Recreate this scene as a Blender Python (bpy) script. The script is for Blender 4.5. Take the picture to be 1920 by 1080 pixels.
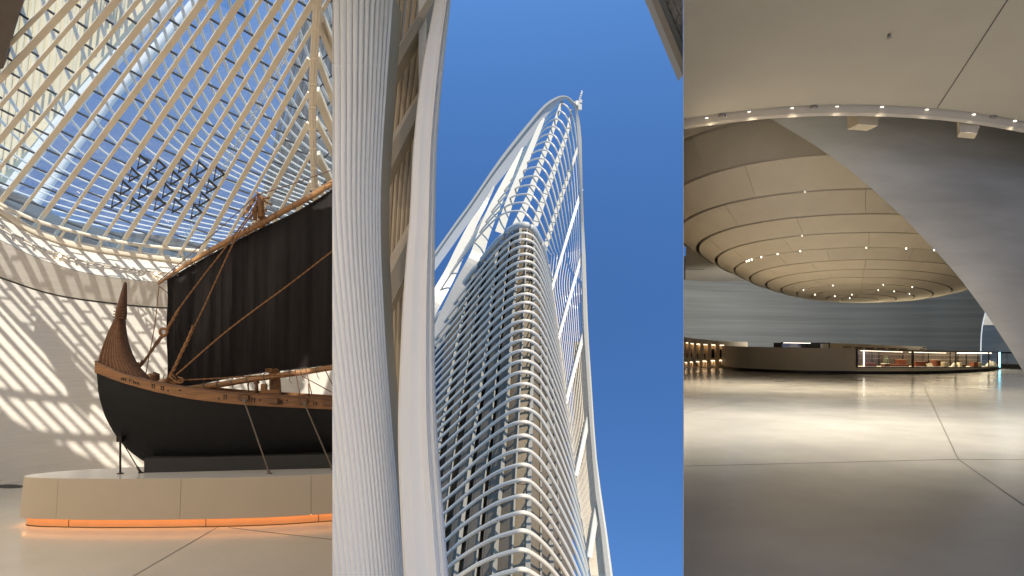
import bpy, bmesh, math, random
from mathutils import Vector, Matrix
random.seed(7)
SC = bpy.context.scene
for o in list(bpy.data.objects):
    bpy.data.objects.remove(o)

# ------------------------------------------------------------------ camera
F, CX, HY = 1200.0, 960.0, 640.0          # focal length and horizon in photo pixels (1920 wide)
cam_d = bpy.data.cameras.new('camera')
cam_d.sensor_fit = 'HORIZONTAL'; cam_d.sensor_width = 36.0
cam_d.lens = 36.0 * F / 1920.0
cam_d.shift_y = (HY - 540.0) / 1920.0
cam_d.clip_start = 0.05; cam_d.clip_end = 4000
cam = bpy.data.objects.new('camera', cam_d)
SC.collection.objects.link(cam)
cam.location = (0, 0, 0); cam.rotation_euler = (math.pi / 2, 0, 0)
SC.camera = cam

# ------------------------------------------------------------------ sky, sun, exposure
TO_SUN = Vector((0.31, -0.61, 0.73)).normalized()
W = bpy.data.worlds.new('World'); SC.world = W; W.use_nodes = True
nt = W.node_tree; nt.nodes.clear()
tc = nt.nodes.new('ShaderNodeTexCoord')
sep = nt.nodes.new('ShaderNodeSeparateXYZ'); com = nt.nodes.new('ShaderNodeCombineXYZ')
# deepest blue a little above eye level, paler upwards and downwards, as the tall tower shot shows it
m1 = nt.nodes.new('ShaderNodeMath'); m1.operation = 'SUBTRACT'; m1.inputs[1].default_value = 0.06
m2 = nt.nodes.new('ShaderNodeMath'); m2.operation = 'ABSOLUTE'
m3 = nt.nodes.new('ShaderNodeMapRange'); m3.inputs['From Min'].default_value = 0.0; m3.inputs['From Max'].default_value = 0.8
m3.inputs['To Min'].default_value = 0.85; m3.inputs['To Max'].default_value = 0.12
sky = nt.nodes.new('ShaderNodeTexSky'); sky.sky_type = 'NISHITA'; sky.sun_disc = False
sky.sun_elevation = math.asin(TO_SUN.z)
sky.sun_rotation = math.atan2(TO_SUN.x, TO_SUN.y)
sky.altitude = 500; sky.air_density = 1.0; sky.dust_density = 0.5; sky.ozone_density = 2.0
RIGHT_W = 470.0; DOME_W = 230.0; WALL_W = 600.0; LEFT_W = 600.0
bg = nt.nodes.new('ShaderNodeBackground'); bg.inputs['Strength'].default_value = 0.13
wo = nt.nodes.new('ShaderNodeOutputWorld')
L = nt.links.new
L(tc.outputs['Generated'], sep.inputs[0])
L(sep.outputs['X'], com.inputs['X']); L(sep.outputs['Y'], com.inputs['Y'])
L(sep.outputs['Z'], m1.inputs[0]); L(m1.outputs[0], m2.inputs[0]); L(m2.outputs[0], m3.inputs['Value']); L(m3.outputs[0], com.inputs['Z'])
hsv = nt.nodes.new('ShaderNodeHueSaturation'); hsv.inputs['Saturation'].default_value = 1.25; hsv.inputs['Value'].default_value = 1.0; hsv.inputs['Hue'].default_value = 0.506
L(com.outputs[0], sky.inputs['Vector']); L(sky.outputs['Color'], hsv.inputs['Color']); L(hsv.outputs['Color'], bg.inputs['Color'])
L(bg.outputs[0], wo.inputs['Surface'])
sd = bpy.data.lights.new('sun', 'SUN'); sd.energy = 3.4; sd.angle = math.radians(0.5); sd.color = (1.0, 0.93, 0.82)
sun = bpy.data.objects.new('sun', sd); SC.collection.objects.link(sun)
sun.rotation_euler = (-TO_SUN).to_track_quat('-Z', 'Y').to_euler()
vs = SC.view_settings
vs.view_transform = 'Standard'; vs.look = 'None'; vs.exposure = 0.65; vs.gamma = 1.0; vs.use_curve_mapping = False
SC.cycles.use_denoising = True
SC.cycles.max_bounces = 9; SC.cycles.diffuse_bounces = 5; SC.cycles.glossy_bounces = 4; SC.cycles.transparent_max_bounces = 24
SC.cycles.sample_clamp_indirect = 4.0
SC.cycles.caustics_reflective = False; SC.cycles.caustics_refractive = False

# ------------------------------------------------------------------ helpers
COL = SC.collection
LOC = {}
US = 1.0                                   # size of a drawing unit in metres (larger for the distant tower)

def P(px, py, Y):
    return Vector(((px - CX) / F * Y, Y, (HY - py) / F * Y))

def onz(px, py, z):
    """where the ray of a photo point meets the level z"""
    return P(px, py, z * F / (HY - py))

def lerp(a, b, t):
    return a + (b - a) * t

def interp(tab, x):
    if x <= tab[0][0]:
        (x0, y0), (x1, y1) = tab[0], tab[1]
        return y0 + (y1 - y0) * (x - x0) / (x1 - x0)
    for (x0, y0), (x1, y1) in zip(tab, tab[1:]):
        if x <= x1:
            return y0 + (y1 - y0) * (x - x0) / (x1 - x0)
    (x0, y0), (x1, y1) = tab[-2], tab[-1]
    return y0 + (y1 - y0) * (x - x0) / (x1 - x0)

def sinterp(tab, x):
    """smooth (Catmull-Rom on values) interpolation, clamped ends"""
    n = len(tab)
    if x <= tab[0][0]: return interp(tab, x)
    if x >= tab[-1][0]: return interp(tab, x)
    for i in range(n - 1):
        if x <= tab[i + 1][0]: break
    x0, y0 = tab[i]; x1, y1 = tab[i + 1]
    h = x1 - x0; t = (x - x0) / h
    m0 = (tab[i + 1][1] - tab[i - 1][1]) / (tab[i + 1][0] - tab[i - 1][0]) if i > 0 else (y1 - y0) / h
    m1 = (tab[i + 2][1] - tab[i][1]) / (tab[i + 2][0] - tab[i][0]) if i < n - 2 else (y1 - y0) / h
    t2, t3 = t * t, t * t * t
    return (2*t3 - 3*t2 + 1)*y0 + (t3 - 2*t2 + t)*h*m0 + (-2*t3 + 3*t2)*y1 + (t3 - t2)*h*m1

def spline(pts, n):
    """resample a list of tuples/Vectors smoothly into n points per span"""
    pts = [Vector(p) for p in pts]
    out = []
    for i in range(len(pts) - 1):
        p1, p2 = pts[i], pts[i + 1]
        p0 = pts[i - 1] if i > 0 else p1 * 2 - p2
        p3 = pts[i + 2] if i < len(pts) - 2 else p2 * 2 - p1
        for k in range(n):
            t = k / n
            out.append(0.5 * ((2*p1) + (p2 - p0)*t + (2*p0 - 5*p1 + 4*p2 - p3)*t*t + (3*p1 - p0 - 3*p2 + p3)*t**3))
    out.append(pts[-1].copy())
    return out

class MB:
    def __init__(self):
        self.v = []; self.f = []; self.s = []
    def add(self, vs, fs, smooth=False):
        b = len(self.v)
        self.v += [Vector(p) for p in vs]
        for f in fs:
            self.f.append([i + b for i in f]); self.s.append(smooth)
        return self
    def tube(self, path, r, seg=8, cap=True, flat=1.0):
        path = [Vector(p) for p in path]
        n = len(path)
        rs = r if isinstance(r, (list, tuple)) else [r] * n
        T = []
        for i in range(n):
            t = path[min(i + 1, n - 1)] - path[max(i - 1, 0)]
            T.append(t.normalized() if t.length > 1e-9 else Vector((0, 0, 1)))
        up = Vector((0, 0, 1)) if abs(T[0].z) < 0.9 else Vector((1, 0, 0))
        N = (up - T[0] * up.dot(T[0])).normalized()
        vs = []
        for i in range(n):
            N = (N - T[i] * N.dot(T[i]))
            N = N.normalized() if N.length > 1e-6 else T[i].orthogonal().normalized()
            B = T[i].cross(N)
            for k in range(seg):
                a = 2 * math.pi * k / seg
                vs.append(path[i] + (N * math.cos(a) + B * math.sin(a) * flat) * rs[i])
        fs = []
        for i in range(n - 1):
            for k in range(seg):
                a = i * seg + k; b = i * seg + (k + 1) % seg
                fs.append((a, b, b + seg, a + seg))
        self.add(vs, fs, True)
        if cap:
            b = len(self.v) - len(vs)
            self.f.append([b + k for k in range(seg)][::-1]); self.s.append(False)
            self.f.append([b + (n - 1) * seg + k for k in range(seg)]); self.s.append(False)
        return self
    def box(self, c, sx, sy, sz, rz=0.0, ax=None):
        c = Vector(c)
        if ax is None:
            X = Vector((math.cos(rz), math.sin(rz), 0)); Y = Vector((-math.sin(rz), math.cos(rz), 0)); Z = Vector((0, 0, 1))
        else:
            X, Y, Z = [Vector(a).normalized() for a in ax]
        vs = []
        for k in (-1, 1):
            for j in (-1, 1):
                for i in (-1, 1):
                    vs.append(c + X * (i * sx / 2) + Y * (j * sy / 2) + Z * (k * sz / 2))
        return self.add(vs, [(0, 2, 3, 1), (4, 5, 7, 6), (0, 1, 5, 4), (2, 6, 7, 3), (0, 4, 6, 2), (1, 3, 7, 5)])
    def bar(self, a, b, w, h, up=(0, 0, 1)):
        """box beam between two points, w across, h along up"""
        a = Vector(a); b = Vector(b); X = (b - a).normalized(); up = Vector(up)
        Z = (up - X * up.dot(X)).normalized(); Y = Z.cross(X)
        return self.box((a + b) / 2, (b - a).length, w, h, ax=(X, Y, Z))
    def loft(self, rows, smooth=True, closed=False, cap=False):
        n = len(rows[0]); vs = [p for r in rows for p in r]; fs = []
        for i in range(len(rows) - 1):
            for k in range(n if closed else n - 1):
                a = i * n + k; b = i * n + (k + 1) % n
                fs.append((a, b, b + n, a + n))
        self.add(vs, fs, smooth)
        if cap:
            b = len(self.v) - len(vs)
            self.f.append([b + k for k in range(n)][::-1]); self.s.append(False)
            self.f.append([b + (len(rows) - 1) * n + k for k in range(n)]); self.s.append(False)
        return self
    def band(self, A, B, back, smooth=False):
        """a plate whose face runs between polylines A and B, with depth along the vector(s) back"""
        A = [Vector(p) for p in A]; B = [Vector(p) for p in B]
        bk = [Vector(back)] * len(A) if not isinstance(back, list) else [Vector(q) for q in back]
        rows = [[a, b, b + k, a + k] for a, b, k in zip(A, B, bk)]
        n = len(rows)
        vs = [p for r in rows for p in r]; fs = []
        for i in range(n - 1):
            for k in range(4):
                a = i * 4 + k; b = i * 4 + (k + 1) % 4
                fs.append((a, b, b + 4, a + 4))
        fs.append((3, 2, 1, 0)); e = (n - 1) * 4; fs.append((e, e + 1, e + 2, e + 3))
        return self.add(vs, fs, smooth)
    def prism(self, poly, d):
        poly = [Vector(p) for p in poly]; n = len(poly); d = Vector(d)
        vs = poly + [p + d for p in poly]
        fs = [tuple(range(n))[::-1], tuple(range(n, 2 * n))] + [(k, (k + 1) % n, n + (k + 1) % n, n + k) for k in range(n)]
        return self.add(vs, fs)
    def build(self, name, mat, parent=None, loc=None, clip=None, fill=True):
        me = bpy.data.meshes.new(name)
        if US != 1.0: self.v = [p * US for p in self.v]
        if parent is not None: off = LOC[parent]
        elif loc is not None: off = Vector(loc)
        else:
            xs = [p.x for p in self.v]; ys = [p.y for p in self.v]; zs = [p.z for p in self.v]
            off = Vector(((min(xs) + max(xs)) / 2, (min(ys) + max(ys)) / 2, min(zs)))
        me.from_pydata([tuple(p - off) for p in self.v], [], self.f)
        me.polygons.foreach_set('use_smooth', self.s)
        bm = bmesh.new(); bm.from_mesh(me)
        if clip:
            r = bmesh.ops.bisect_plane(bm, geom=bm.verts[:] + bm.edges[:] + bm.faces[:], plane_co=Vector(clip[0]) - off, plane_no=clip[1], clear_inner=True)
            if fill: bmesh.ops.holes_fill(bm, edges=[e for e in bm.edges if e.is_boundary], sides=0)
        bmesh.ops.recalc_face_normals(bm, faces=bm.faces)
        for e in bm.edges:
            if len(e.link_faces) == 2 and e.calc_face_angle(0) > 0.62: e.smooth = False
        bm.to_mesh(me); bm.free()
        me.materials.append(mat); me.update()
        o = bpy.data.objects.new(name, me); COL.objects.link(o)
        if parent is not None: o.parent = parent
        else: o.location = off
        LOC[o] = off
        return o

def root(name, loc, label, cat, group=None):
    o = bpy.data.objects.new(name, None); COL.objects.link(o)
    o.empty_display_size = 0.2
    loc = Vector(loc) * US
    o.location = loc; LOC[o] = Vector(loc)
    return tag(o, label, cat, group)

def tag(o, label=None, cat=None, group=None, kind=None):
    if label: o['label'] = label
    if cat: o['category'] = cat
    if group: o['group'] = group
    if kind: o['kind'] = kind
    return o

def struct(o):
    o['kind'] = 'structure'; return o

# ------------------------------------------------------------------ materials
def mat(name, base, rough=0.6, metal=0.0, spec=0.5, var=0.0, vscale=4.0, vstretch=(1, 1, 1), bump=0.0, bscale=40.0, bstretch=(1, 1, 1),
        speck=0.0, sscale=300.0, emit=None, estr=0.0, coat=0.0, base2=None, sheen=0.0, rvar=0.0):
    m = bpy.data.materials.new(name); m.use_nodes = True
    t = m.node_tree; b = t.nodes['Principled BSDF']
    b.inputs['Roughness'].default_value = rough; b.inputs['Metallic'].default_value = metal
    b.inputs['Specular IOR Level'].default_value = spec
    b.inputs['Coat Weight'].default_value = coat
    if sheen: b.inputs['Sheen Weight'].default_value = sheen
    base = (*base, 1.0); b.inputs['Base Color'].default_value = base
    co = t.nodes.new('ShaderNodeTexCoord'); geo = t.nodes.new('ShaderNodeNewGeometry')
    def noise(scale, stretch, det=5.0, rg=0.6):
        mp = t.nodes.new('ShaderNodeMapping'); mp.inputs['Scale'].default_value = stretch
        n = t.nodes.new('ShaderNodeTexNoise'); n.inputs['Scale'].default_value = scale; n.inputs['Detail'].default_value = det
        n.inputs['Roughness'].default_value = rg
        t.links.new(geo.outputs['Position'], mp.inputs['Vector']); t.links.new(mp.outputs[0], n.inputs['Vector'])
        return n
    col = None
    if var > 0:
        n = noise(vscale, vstretch)
        r = t.nodes.new('ShaderNodeValToRGB')
        r.color_ramp.elements[0].position = 0.3; r.color_ramp.elements[1].position = 0.7
        c2 = (*base2, 1.0) if base2 else tuple(min(1.0, c * (1 + var)) for c in base[:3]) + (1.0,)
        r.color_ramp.elements[0].color = tuple(c * (1 - var) for c in base[:3]) + (1.0,)
        r.color_ramp.elements[1].color = c2
        t.links.new(n.outputs['Fac'], r.inputs['Fac']); col = r.outputs['Color']
        t.links.new(col, b.inputs['Base Color'])
        if rvar:
            mr = t.nodes.new('ShaderNodeMapRange'); mr.inputs['To Min'].default_value = max(0, rough - rvar); mr.inputs['To Max'].default_value = min(1, rough + rvar)
            t.links.new(n.outputs['Fac'], mr.inputs['Value']); t.links.new(mr.outputs[0], b.inputs['Roughness'])
    if speck > 0:
        n = noise(sscale, (1, 1, 1), 2.0)
        r = t.nodes.new('ShaderNodeValToRGB'); r.color_ramp.elements[0].position = 0.34; r.color_ramp.elements[1].position = 0.44
        r.color_ramp.elements[0].color = (1 - speck,) * 3 + (1,); r.color_ramp.elements[1].color = (1, 1, 1, 1)
        t.links.new(n.outputs['Fac'], r.inputs['Fac'])
        mx = t.nodes.new('ShaderNodeMix'); mx.data_type = 'RGBA'; mx.blend_type = 'MULTIPLY'; mx.inputs[0].default_value = 1.0
        if col: t.links.new(col, mx.inputs[6])
        else: mx.inputs[6].default_value = base
        t.links.new(r.outputs['Color'], mx.inputs[7]); t.links.new(mx.outputs[2], b.inputs['Base Color'])
    if bump > 0:
        n = noise(bscale, bstretch, 6.0)
        bp = t.nodes.new('ShaderNodeBump'); bp.inputs['Strength'].default_value = bump; bp.inputs['Distance'].default_value = 0.02
        t.links.new(n.outputs['Fac'], bp.inputs['Height']); t.links.new(bp.outputs[0], b.inputs['Normal'])
    if emit:
        b.inputs['Emission Color'].default_value = (*emit, 1.0); b.inputs['Emission Strength'].default_value = estr
    return m

def glass_mat(name, tint=(1, 1, 1), gloss=0.06, rough=0.02, veil=0.0):
    m = bpy.data.materials.new(name); m.use_nodes = True
    t = m.node_tree; t.nodes.clear()
    a = t.nodes.new('ShaderNodeBsdfTransparent'); a.inputs['Color'].default_value = (*tint, 1)
    g = t.nodes.new('ShaderNodeBsdfGlossy'); g.inputs['Roughness'].default_value = rough
    x = t.nodes.new('ShaderNodeMixShader'); x.inputs[0].default_value = gloss
    o = t.nodes.new('ShaderNodeOutputMaterial')
    t.links.new(a.outputs[0], x.inputs[1]); t.links.new(g.outputs[0], x.inputs[2]); last = x
    if veil:                                   # translucent white veil added to pale the sky seen through
        tr = t.nodes.new('ShaderNodeBsdfTranslucent'); tr.inputs['Color'].default_value = (.95, .95, .95, 1)
        y = t.nodes.new('ShaderNodeMixShader'); y.inputs[0].default_value = veil
        t.links.new(x.outputs[0], y.inputs[1]); t.links.new(tr.outputs[0], y.inputs[2]); last = y
    t.links.new(last.outputs[0], o.inputs['Surface'])
    return m

M = {}
M['white_paint'] = mat('white_paint', (0.48, 0.45, 0.39), 0.42, var=0.04, vscale=1.2, bump=0.03, bscale=30)
M['cream_paint'] = mat('cream_paint', (0.45, 0.41, 0.33), 0.38, var=0.04, vscale=1.0)
M['tube_paint'] = mat('tube_paint', (0.66, 0.555, 0.41), 0.25, var=0.03, vscale=2.0)
M['wing_paint'] = mat('wing_paint', (0.90, 0.895, 0.87), 0.45, var=0.025, vscale=1.5, vstretch=(4, 4, 0.35))
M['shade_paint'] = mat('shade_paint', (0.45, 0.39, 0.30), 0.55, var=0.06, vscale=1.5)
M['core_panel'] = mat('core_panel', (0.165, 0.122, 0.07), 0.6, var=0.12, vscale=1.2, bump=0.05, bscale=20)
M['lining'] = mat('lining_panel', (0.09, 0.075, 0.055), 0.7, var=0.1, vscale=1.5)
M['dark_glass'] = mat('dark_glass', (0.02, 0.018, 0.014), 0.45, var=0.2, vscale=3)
M['mullion'] = mat('mullion_paint', (0.25, 0.225, 0.18), 0.45, var=0.04, vscale=2)
M['stone'] = mat('triangulated_stone', (0.55, 0.48, 0.40), 0.85, var=0.25, vscale=6.0, bump=0.2, bscale=15)
M['plaza'] = mat('plaza_paving', (0.72, 0.67, 0.58), 0.8, var=0.08, vscale=2.0)
M['soffit_beige'] = mat('soffit_beige', (0.58, 0.49, 0.38), 0.6, var=0.06, vscale=3)
M['soffit_grey'] = mat('soffit_grey', (0.36, 0.35, 0.31), 0.6, var=0.05, vscale=3)

# =================================================================== MIDDLE: open air, white ribbed wing and louvred tower
# ground under the towers, below the frame
mb = MB(); mb.prism([(-3.0, -30, -6.2), (40, -30, -6.2), (40, 14, -6.2), (-1.9, 14, -6.2)], (0, 0, -0.4))
struct(mb.build('plaza', M['plaza']))
mb = MB(); mb.prism([(-6.5, -8, 11.0), (8.5, -8, 11.0), (8.5, 4.6, 11.0), (-6.5, 4.6, 11.0)], (0, 0, 0.5))
tag(mb.build('shade_slab', M['white_paint']), 'unseen white slab added above the open court to shade the wing and podium', 'shade_slab')  # unseen slab added to keep the sun off wing, podium and floor
# ---- left wing
wing = root('ribbed_wing', (-1.5, 7.2, -6.2), 'tall white wing of close vertical ribs and a smooth edge beam', 'tower')
EDGE = [(-20, 738.5), (0, 737), (123, 728), (270, 718), (340, 714.5), (400, 713.5), (470, 714.5), (540, 717.5), (660, 724), (810, 736), (900, 743.5), (1080, 757), (1120, 760)]
CA = [(-20, 7.5), (0, 7.4), (270, 5.1), (540, 4.6), (810, 3.9), (1080, 3.4), (1120, 3.3)]
CB = [(-20, .25), (0, .25), (270, .28), (540, .22), (810, .20), (1080, .20), (1120, .2)]
def wingY(d):                                   # the ribbed skin turns away towards its right edge
    return 7.0 + 0.55 * max(0.0, 1 - d / 95.0) ** 2
ys = [-16 + 18 * k for k in range(64)]
for k in range(0, 24):
    path, rad = [], []
    for y in ys:
        a, b = sinterp(CA, y), sinterp(CB, y)
        d = a * (k + .55) + b * (k + .55) ** 2
        sp = a + 2 * b * (k + .55)
        px = sinterp(EDGE, y) - d
        r = sp * (0.49 if y < 200 else min(.56, .49 + (y - 200) * .0004))
        if px + r < 620.0:
            if path: break
            continue
        Y = wingY(d)
        path.append(P(px, y, Y)); rad.append(r / F * Y)
    # ribs that come in from the left start at the straight end of the wing
    if len(path) > 3:
        mb = MB(); mb.tube(path, rad, 12)
        mb.build('rib', M['wing_paint'], wing, clip=((0, 0, 0), (F, CX - 623.2, 0)))
        for yj in ((123,) if k < 12 else ()):
            d = sinterp(CA, yj) * (k + .55) + sinterp(CB, yj) * (k + .55) ** 2; r = (sinterp(CA, yj) + 2 * sinterp(CB, yj) * (k + .55)) * .57
            px = sinterp(EDGE, yj) - d
            if px - r > 622: mb = MB(); mb.tube([P(px, yj - .8, wingY(d)), P(px, yj + .8, wingY(d))], r / F * wingY(d) * 1.012, 12); mb.build('joint_ring', M['wing_paint'], wing)
L1, R1 = [], []
for y in ys:
    L1.append(P(623.0, y, 7.12)); R1.append(P(sinterp(EDGE, y) - 1.5, y, 7.62))
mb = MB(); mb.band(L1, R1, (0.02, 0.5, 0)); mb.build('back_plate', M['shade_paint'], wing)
# weld seam across the ribs
# edge beam
BL = [(-20, 816), (0, 815), (123, 792), (270, 775), (400, 768), (540, 757), (675, 750), (810, 746), (945, 750), (1080, 757), (1120, 760)]
BR = [(-20, 847), (0, 845.5), (123, 832), (270, 819.5), (400, 816.5), (540, 815), (675, 815.5), (810, 820), (945, 830), (1080, 841), (1120, 844)]
prof = [(0.0, .55), (0.0, .16), (.015, .06), (.05, 0.0), (.30, -.012), (.60, 0.0), (.61, -.03), (.74, -.04), (.755, .03), (.80, .05), (.83, .02), (.90, .0), (.965, .03), (1.0, .12), (1.0, .6)]
rows = []
for y in [-16 + 12 * k for k in range(95)]:
    xl, xr = sinterp(BL, y), sinterp(BR, y)
    rows.append([P(lerp(xl, xr, u), y, 6.75 + q) for u, q in prof])
mb = MB(); mb.loft(rows, smooth=False, closed=True, cap=True); 
o = mb.build('edge_beam', M['wing_paint'], wing)
# inner ribs seen between skin and edge beam
INN = [  # px at y = -16, 50, 200, 400, 600, 750, 1080
    [748, 741, 727, 716, 716, 720, 740], [757, 750, 737, 723, 722, 727, 745], [769, 762, 746, 731, 727, 731, 750],
    [780, 773, 756, 740, 733, 736, 754], [791, 784, 765, 748, 741, 741, 758], [800, 793, 774, 756, 748, 747, 762],
    [808, 801, 783, 764, 756, 753, 766], [816, 810, 792, 772, 763, 759, 770]]
IY = [-16, 50, 200, 400, 600, 750, 1080]
for row in INN:
    pts = []
    for y in [-16 + 24 * k for k in range(47)]:
        px = sinterp(list(zip(IY, row)), y); pts.append(P(px, y, 8.9))
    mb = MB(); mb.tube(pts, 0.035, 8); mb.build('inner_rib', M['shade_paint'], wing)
A, B = [], []
for y in [150 + 20 * k for k in range(49)]:
    A.append(P(sinterp(EDGE, y) - 12, y, 9.3)); B.append(P(sinterp(BL, y) + 14, y, 9.3))
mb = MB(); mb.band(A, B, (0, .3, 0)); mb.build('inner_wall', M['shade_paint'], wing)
for (ul, ll, ur, lr) in [((722, 108), (722, 168), (800, -14), (822, -14)), ((712, 278), (712, 361), (795, 140), (795, 190)),
                         ((710, 509), (710, 625), (778, 386), (778, 475)), ((735, 838), (737, 880), (762, 788), (762, 812))]:
    a, b = P(*ul, 8.25), P(*ll, 8.25); c, d = P(*ur, 8.25), P(*lr, 8.25)
    m1, m2 = a.lerp(b, .42), c.lerp(d, .42)
    k = Vector((0, .32, 0)); mb = MB()
    up1, up2 = a + Vector((0, .16, 0)), c + Vector((0, .16, 0))
    mb.loft([[up1, m1, b, b + k, up1 + k], [up2, m2, d, d + k, up2 + k]], smooth=False, closed=True, cap=True)
    mb.build('brace', M['shade_paint'], wing)

# ---- main tower, a hundred metres off
mb = MB(); mb.prism([(-60, 62, -50), (80, 62, -50), (80, 130, -50), (-60, 130, -50)], (0, 0, -.5)); struct(mb.build('lower_ground', M['plaza']))
US = 8.0
tower = root('louvred_tower', (0.6, 18, -6.2), 'leaning white tower wrapped in curved horizontal louvre tubes, its open lattice tip against the sky', 'tower')
KEYS = [
 (417, [(795,625),(830,578),(870,526),(905,481),(935,446),(962,423),(983,417),(999,424),(1008,438),(1015,454),(1021,474),(1025,490),(1030,510),(1034,530),(1040,560)]),
 (520, [(795,708),(830,668),(865,628),(900,588),(932,552),(960,528),(985,520),(1001,524),(1011,536),(1020,555),(1029,580),(1038,608),(1047,643),(1055,685),(1063,735)]),
 (657, [(795,816),(830,782),(865,748),(900,714),(932,684),(960,663),(983,657),(998,660.5),(1010,670),(1022,689),(1035,717),(1049,753),(1063,795),(1075,845),(1086,900)]),
 (766, [(795,905),(830,876),(865,846),(900,815),(933,788),(960,771),(982,766),(997,770),(1011,781),(1025,802),(1040,832),(1057,872),(1074,920),(1088,970),(1100,1030)]),
 (872, [(795,992),(832,964),(865,936),(900,907),(933,886),(960,875.5),(981,871.5),(996,876.5),(1012,892),(1027,912),(1044,940),(1062,975),(1082,1020),(1098,1070),(1112,1130)]),
 (962, [(795,1078),(838,1040),(864,1016),(897,994),(931,975),(960,965),(980,961),(996,966),(1013,980.5),(1031,1003),(1050,1032),(1070,1068),(1092,1118),(1108,1165),(1120,1220)]),
 (1031,[(795,1130),(838,1095),(864,1078),(897,1058),(931,1043),(960,1034.5),(978,1031),(993,1035.5),(1013,1049),(1032,1066),(1053,1092),(1076,1128),(1100,1175),(1116,1220),(1130,1270)]),
 (1140,[(795,1236),(838,1204),(864,1187),(897,1167),(931,1152),(960,1143.5),(978,1140),(993,1144.5),(1013,1158),(1032,1175),(1053,1201),(1076,1237),(1103,1285),(1122,1340),(1138,1400)]),
]
DY = [5.6, 4.6, 3.6, 2.6, 1.5, .5, 0, .2, .55, 1.0, 1.7, 2.5, 3.4, 4.3, 5.2]
def apexY(ay): return 26.3 - (ay - 417) * (12.6 / 614.0)
def hoop(ay, n=5, inset=0.0):
    ks = [k for k, _ in KEYS]
    pts = []
    for i in range(15):
        tx = [(k, p[i][0]) for k, p in KEYS]; ty = [(k, p[i][1]) for k, p in KEYS]
        Y = apexY(ay); Y = Y + DY[i] * Y / 22.0
        pts.append((sinterp(tx, ay), sinterp(ty, ay), Y + inset))
    return spline(pts, n)
AY = [437, 449, 462, 476, 490, 504.5, 519.5, 535, 551, 567, 584, 601, 619, 637.5, 656.8, 676.5, 697.3, 719.3, 742.5, 766.4, 791, 816.5, 843.5, 871.5, 900.3, 930.5, 962, 995.5, 1031, 1067.5, 1105]
for ay in AY:
    h = hoop(ay, 5)
    mb = MB(); mb.tube([P(*q) for q in h], 0.054, 10); mb.build('louvre_tube', M['tube_paint'], tower)
# thick roll along the top, in segments with narrow grey joints
h = hoop(417, 8)
cuts = [0, 7, 14, 30, 44, 58, 72, 90, len(h)]
segs = [(0, 8), (9, 22), (23, 35), (36, 52), (53, 70), (71, 88), (89, len(h) - 1)]
pts3 = [P(q[0], q[1] + 4, q[2] - .1) for q in h]
mb = MB(); mb.tube(pts3, 0.07, 8); mb.build('coping_joint', M['mullion'], tower)
for a, b in segs:
    seg = pts3[a:b + 1]
    if len(seg) > 2:
        mb = MB(); mb.tube(seg, [0.06] + [0.125] * (len(seg) - 2) + [0.06], 12); mb.build('coping_tube', M['cream_paint'], tower)
# core behind the tubes
MUL = {
 'e0': [(417, 800), (1150, 800)],
 'w2': [(430, 915), (500, 888), (640, 857), (800, 829), (920, 812), (1080, 790)],
 'n2': [(430, 922), (500, 906), (640, 882.6), (800, 859), (920, 842), (1080, 822)],
 'w1': [(430, 941), (480, 930), (640, 913.5), (800, 891), (920, 875), (1080, 854)],
 'n1': [(430, 959), (480, 951.5), (640, 937), (800, 921), (920, 907), (1080, 891)],
 'w0': [(420, 977), (470, 973), (569, 964), (640, 958.6), (800, 949), (920, 938.5), (1080, 926.7)],
 'n0': [(420, 989), (470, 987), (640, 980), (760, 974), (920, 966), (1080, 959)],
 'w3': [(420, 1001), (480, 1001.5), (640, 999), (780, 996), (920, 992.6), (1080, 989.6)],
 'n3': [(425, 1010), (520, 1013.5), (640, 1014.5), (1080, 1014.5)],
 'w4': [(440, 1014), (560, 1022), (760, 1027.5), (920, 1031), (1080, 1035)],
 'n4': [(470, 1017), (560, 1028), (700, 1036), (850, 1042), (920, 1046.7), (1080, 1053)],
 'e1': [(500, 1020), (560, 1034), (700, 1049), (850, 1062), (920, 1068), (1080, 1078)],
}
AYS = [426 + 24 * k for k in range(31)]
def mull(key, inset):
    """where a vertical line of the core runs behind each louvre level"""
    tab = MUL[key]; out = []
    for ay in AYS:
        h = hoop(ay, 6); best = None
        for q, r in zip(h, h[1:]):
            f0 = q[0] - interp(tab, q[1]); f1 = r[0] - interp(tab, r[1])
            if f0 <= 0 < f1 or f0 < 0 <= f1:
                t = f0 / (f0 - f1); best = q.lerp(r, t); break
        if best is None:
            best = h[0] if (h[0][0] - interp(tab, h[0][1])) > 0 else h[-8]
        out.append(P(best[0], best[1], best[2] + inset * best[2] / 22.0))
    return out
ORD = ['e0', 'w2', 'n2', 'w1', 'n1', 'w0', 'n0', 'w3', 'n3', 'w4', 'n4', 'e1']
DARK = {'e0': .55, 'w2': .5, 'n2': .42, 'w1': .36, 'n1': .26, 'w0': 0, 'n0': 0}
LN = {k: mull(k, 1.25) for k in ORD}
LM = {k: mull(k, 1.0) for k in ORD}
back = Vector((0, .25, -.1))
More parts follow.
